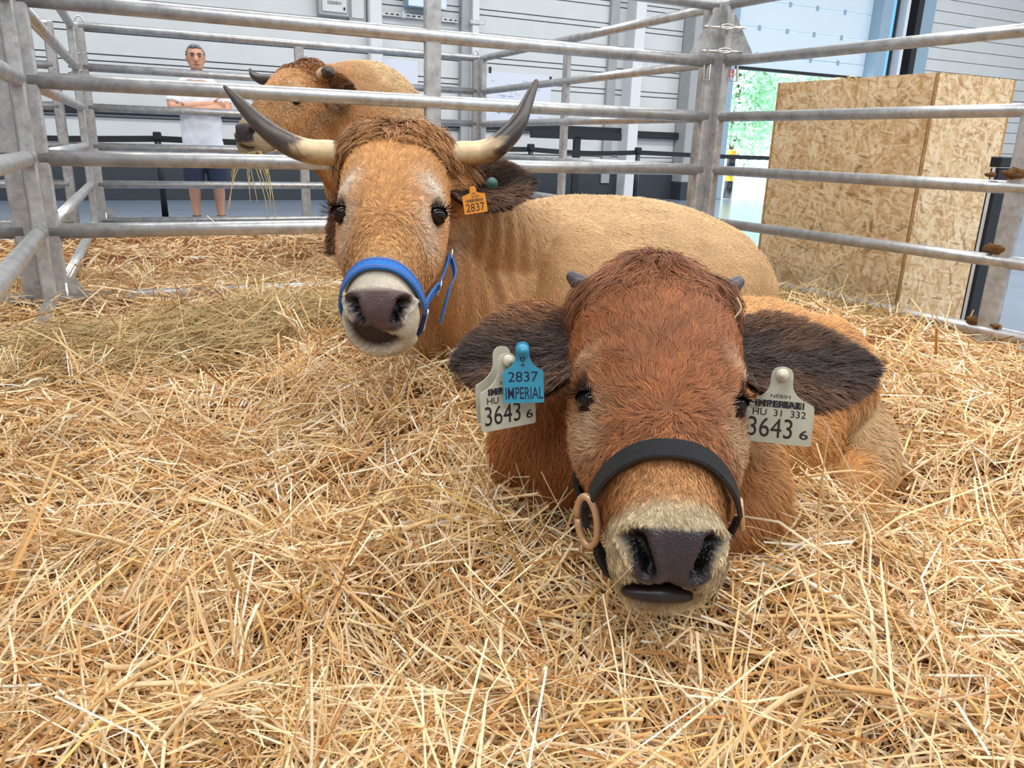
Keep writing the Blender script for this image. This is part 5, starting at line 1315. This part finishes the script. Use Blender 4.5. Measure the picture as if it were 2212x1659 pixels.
cow3, b3, V3, F3, N3_ = cow_body('cow', (-.95, 5.1, .2), 'brown cow with short horns standing behind the fence and chewing straw', H3, [torso3, neck3, dew3, hip3, hip3b, sh3, tail3] + legs3, .014, 4, S3)
coat(cow3, V3, F3, N3_, H3, S3, lambda P, Nn: np.tile([.12, .7, -.6], (len(P), 1)), 20000, 20000, 6000, (.0028, .0038, .003), (.020, .022, .065), 13)
for s_ in (-1, 1): eye_set(cow3, H3, (s_ * .114, .251, -.070), (s_ * .80, .05, .60), .024, (s_ * .15, -1, .25), s_, 1.0)
horn(cow3, H3, [(.10, .012, -.085), (.155, .010, -.078), (.195, .025, -.062), (.228, .052, -.045), (.252, .085, -.028)], [.034, .035, .034, .030, .020], lin(206, 186, 150), lin(60, 52, 46), lin(50, 44, 40), .42, .6)
horn(cow3, H3, [(-.10, .012, -.085), (-.17, .012, -.085), (-.24, .02, -.07), (-.30, .0, -.05), (-.345, -.045, -.04)], [.034, .034, .028, .019, .006], lin(170, 150, 120), lin(62, 54, 48), lin(52, 46, 42), .12, .35)
ear(cow3, 'ear', H3.w((.135, .05, -.14)), H3.w((.275, -.01, -.20)), np.array([0, 0, 1.]), np.array([.25, -1, .0]), .075, .075, .03, 6000, .035, lin(60, 42, 32), lin(112, 78, 50), lin(160, 112, 70), wid=.0022)
ear(cow3, 'ear', H3.w((-.13, .05, -.14)), H3.w((-.26, .03, -.26)), np.array([0, 0, 1.]), np.array([-.6, -.8, .0]), .07, .07, .03, 3000, .03, lin(60, 42, 32), lin(112, 78, 50), lin(160, 112, 70), wid=.0022)
tg = at_px(738, 172, 4.25); ax, ay, out = screen_axes(tg, .05)
ear_tag(cow3, tg, ax, ay, out, tag_outline(.075, .15, .022, .05), 'tag_white', [('3', -.012, -.13, .018, .012, .0, 'ink')], 'pale ear tag mostly hidden by the fence rail', button=False)
# straw hanging from its mouth
M['wisp'] = mat('straw_wisp', lin(222, 204, 146), .5)
mo = H3.w((.02, .60, -.135))
wsp = thing('hay_mouthful', mo, 'mouthful of pale hay stems hanging from the standing cow', 'hay')
for i in range(24):
    g_ = random.Random(100 + i); st_ = mo + H3.M[:, 0] * g_.uniform(-.06, .055) + np.array([0, -.01, .0]); L_ = g_.uniform(.12, .36) if i < 10 else g_.uniform(.06, .16)
    dx = g_.uniform(-.55, .5) if i < 10 else g_.uniform(-1.6, .9)
    P = [st_, st_ + np.array([dx * L_ * .45, -.04 * g_.random(), -L_ * .25]), st_ + np.array([dx * L_ * .75, -.05 * g_.random(), -L_ * .7]), st_ + np.array([dx * L_ * .9, -.03, -L_ * 1.05])]
    mk('hay_stem', *tube(np.array(P), [.0024, .0022, .0019, .0012], m=4, n=6), M['wisp'], wsp, True)

# ------------------------------------------------------------------ the man
PB = np.array([-3.28, 8.3, 0]); pf = nrm(np.array([.40, -.92, 0])); pr_ = np.array([.92, .40, 0])
def B_(x, f, z): return PB + pr_ * x + pf * f + UP * z
M['skin'] = mat('skin', lin(200, 148, 120), .55, var=.06, vscale=20); M['tee'] = mat('white_cotton', lin(232, 236, 244), .85, bump=.25, bscale=18)
M['shorts'] = mat('navy_cotton', lin(34, 42, 66), .85, bump=.2, bscale=20); M['hair'] = mat('grey_hair', lin(120, 122, 126), .6, var=.4, vscale=70, bump=.6, bscale=120)
M['brow'] = mat('dark_brow', lin(62, 50, 46), .7); M['lip'] = mat('lips', lin(166, 104, 92), .5); M['shoe'] = mat('dark_shoe', lin(52, 54, 60), .6); M['eyewhite'] = mat('eye_white', lin(220, 214, 206), .25)
man = thing('person', PB, 'grey haired man in white t-shirt and navy shorts standing with arms crossed', 'person')
hd = UP * 1.0
parts = [ellipsoid(B_(0, .015, 1.685), pr_ * .082, pf * .10, UP * .118), ellipsoid(B_(0, .045, 1.625), pr_ * .068, pf * .064, UP * .088), ellipsoid(B_(0, .072, 1.572), pr_ * .036, pf * .034, UP * .028),
    tube([B_(0, -.01, 1.60), B_(0, -.02, 1.44)], [.056, .062], m=1), tube([B_(0, .103, 1.70), B_(0, .118, 1.668), B_(0, .126, 1.648)], [.011, .013, .017], m=3, n=12),
    ellipsoid(B_(-.086, .0, 1.668), pr_ * .011, pf * .02, UP * .032), ellipsoid(B_(.086, .0, 1.668), pr_ * .011, pf * .02, UP * .032),
    tube([B_(0, -.02, 1.42), B_(0, -.01, 1.2), B_(0, 0, 1.0), B_(0, 0, .88)], [.17, .165, .15, .15], [.10, .11, .10, .10], m=4, n=20, up=pf)]
arms = [([(-.19, -.02, 1.41), (-.245, .0, 1.30), (-.250, .06, 1.195), (-.15, .16, 1.20), (.0, .195, 1.225), (.10, .19, 1.24)], [.055, .050, .047, .044, .038, .030]),
        ([(.19, -.02, 1.41), (.245, .0, 1.30), (.250, .06, 1.19), (.15, .185, 1.19), (.0, .21, 1.18), (-.10, .19, 1.185)], [.055, .050, .047, .045, .038, .030])]
for P, R_ in arms: parts.append(tube([B_(*p) for p in P], R_, m=5, n=14))
for (bx_, dr) in (((.12, .19, 1.24), 1), ((-.12, .19, 1.185), -1)):
    parts.append(ellipsoid(B_(bx_[0] + dr * .03, bx_[1] - .005, bx_[2]), pr_ * .045, pf * .018, UP * .036))
    for k_ in range(4):
        z_ = bx_[2] + .027 - .018 * k_; l_ = (.05, .058, .055, .043)[k_]
        parts.append(tube([B_(bx_[0] + dr * .06, bx_[1], z_), B_(bx_[0] + dr * (.06 + l_ * .6), bx_[1] - .01, z_), B_(bx_[0] + dr * (.06 + l_), bx_[1] - .035, z_ - .004)], [.0095, .009, .008], m=3, n=8))
    parts.append(tube([B_(bx_[0] + dr * .01, bx_[1] + .005, bx_[2] + .03), B_(bx_[0] + dr * .045, bx_[1] + .012, bx_[2] + .055), B_(bx_[0] + dr * .07, bx_[1] + .008, bx_[2] + .062)], [.011, .010, .009], m=3, n=8))
for s_ in (-1, 1):
    parts.append(tube([B_(s_ * .10, 0, .92), B_(s_ * .105, .01, .70), B_(s_ * .115, .02, .48), B_(s_ * .12, -.005, .36), B_(s_ * .12, -.01, .20), B_(s_ * .12, -.005, .09)], [.088, .078, .056, .058, .042, .036], m=5, n=16))
    parts.append(tube([B_(s_ * .12, -.03, .05), B_(s_ * .125, .06, .04), B_(s_ * .13, .15, .03)], [.036, .040, .036], [.04, .036, .026], m=3, n=12, up=UP))
MV, MF = remesh(parts, .0085, 4); mk('body', MV, MF, M['skin'], man, True)
shirt = [tube([B_(0, -.03, 1.435), B_(0, -.015, 1.30), B_(0, .0, 1.12), B_(0, .012, .95), B_(0, .012, .80)], [.185, .205, .198, .196, .20], [.10, .125, .135, .135, .128], m=5, n=26, up=pf),
    ellipsoid(B_(-.15, -.02, 1.40), pr_ * .085, pf * .085, UP * .07), ellipsoid(B_(.15, -.02, 1.40), pr_ * .085, pf * .085, UP * .07)]
for s_ in (-1, 1): shirt.append(tube([B_(s_ * .17, -.02, 1.40), B_(s_ * .235, -.005, 1.32), B_(s_ * .250, .015, 1.255)], [.070, .064, .062], m=4, n=16, round_ends=False))
SV, SF = remesh(shirt, .010, 3); SN = vnormals(SV, SF); SV = SV + SN * (.005 * wob(SV, 14))[:, None] ; mk('t_shirt', SV, SF, M['tee'], man, True)
sh = [tube([B_(0, .01, .95), B_(0, .005, .84), B_(0, .0, .74)], [.178, .186, .188], [.112, .12, .118], m=4, n=22, up=pf)]
for s_ in (-1, 1): sh.append(tube([B_(s_ * .095, .0, .80), B_(s_ * .108, .01, .62), B_(s_ * .118, .015, .44)], [.104, .103, .104], m=4, n=18, round_ends=False))
QV, QF = remesh(sh, .010, 3); mk('shorts', QV, QF, M['shorts'], man, True)
hv = MB(); hv.add(*ellipsoid(B_(0, -.012, 1.715), pr_ * .083, pf * .095, UP * .085)).add(*ellipsoid(B_(0, .045, 1.772), pr_ * .062, pf * .045, UP * .026)).add(*ellipsoid(B_(0, -.055, 1.67), pr_ * .076, pf * .05, UP * .085))
HV, HF = remesh(list(zip(hv.V, [hv.F[:0]] * 0)) if False else [ellipsoid(B_(0, -.016, 1.715), pr_ * .091, pf * .098, UP * .092), ellipsoid(B_(.0, .052, 1.775), pr_ * .058, pf * .045, UP * .024), ellipsoid(B_(0, -.055, 1.67), pr_ * .085, pf * .055, UP * .088)], .008, 2)
HN = vnormals(HV, HF); HV = HV + HN * (.006 * wob(HV, 60))[:, None]; mk('hair', HV, HF, M['hair'], man, True)
for s_ in (-1, 1):
    mk('eye', *ellipsoid(B_(s_ * .034, .104, 1.692), pr_ * .013, pf * .010, UP * .008), M['brow'], man, True)
    mk('eyebrow', *tube([B_(s_ * .014, .114, 1.708), B_(s_ * .034, .113, 1.715), B_(s_ * .054, .098, 1.709)], [.005, .006, .004], m=3, n=8), M['brow'], man, True)
    mk('shoe', *remesh([tube([B_(s_ * .12, -.05, .045), B_(s_ * .125, .06, .045), B_(s_ * .13, .17, .035)], [.044, .05, .044], [.05, .046, .034], m=4, n=14, up=UP), tube([B_(s_ * .12, -.01, .06), B_(s_ * .12, -.01, .11)], [.046, .046], m=1)], .008, 3), M['shoe'], man, True)
mk('mouth', *tube([B_(-.026, .104, 1.612), B_(0, .110, 1.614), B_(.026, .104, 1.612)], [.004, .006, .004], m=3, n=8), M['lip'], man, True)
mk('stubble', *ellipsoid(B_(0, .070, 1.585), pr_ * .056, pf * .040, UP * .032), mat('grey_stubble', lin(176, 136, 116), .8), man, True)

# ------------------------------------------------------------------ small things
for i, (q, l_) in enumerate((((1410, 624), 'pale forked straw bit caught in the calf forelock'), ((1590, 668), 'pale bent straw bit hanging beside the calf right horn bud'))):
    c = at_px(*q, .99); P = [c + np.array([-.008, 0, .010]), c, c + np.array([.004, -.002, -.016])] if i == 0 else [c + np.array([0, 0, .014]), c + np.array([.006, 0, .0]), c + np.array([-.006, 0, -.018])]
    o = mk('straw_bit', *tube(np.array(P), [.0012, .0014, .001], m=4, n=6), M['wisp'], None, True); tag(o, l_, 'straw')
    if i == 0: mk('straw_fork', *tube(np.array([c, c + np.array([.006, 0, .010])]), [.0012, .001], m=1, n=6), M['wisp'], o, True)
bt = e - dR * .55 + UP * (BH + .006)
for i in range(6):
    a = random.uniform(0, 3.1); p = bt + dR * random.uniform(-.2, .12) + WS * random.uniform(0, .05); d_ = np.array([math.cos(a), math.sin(a), random.uniform(-.05, .12)]) * random.uniform(.03, .07)
    o = mk('straw_bit', *tube(np.array([p - d_, p + UP * .004, p + d_]), [.002, .0024, .002], m=2, n=6), M['wisp'], None, True); tag(o, 'one of the loose straws lying on top of the strand board box', 'straw', 'straws on top of the strand board box')
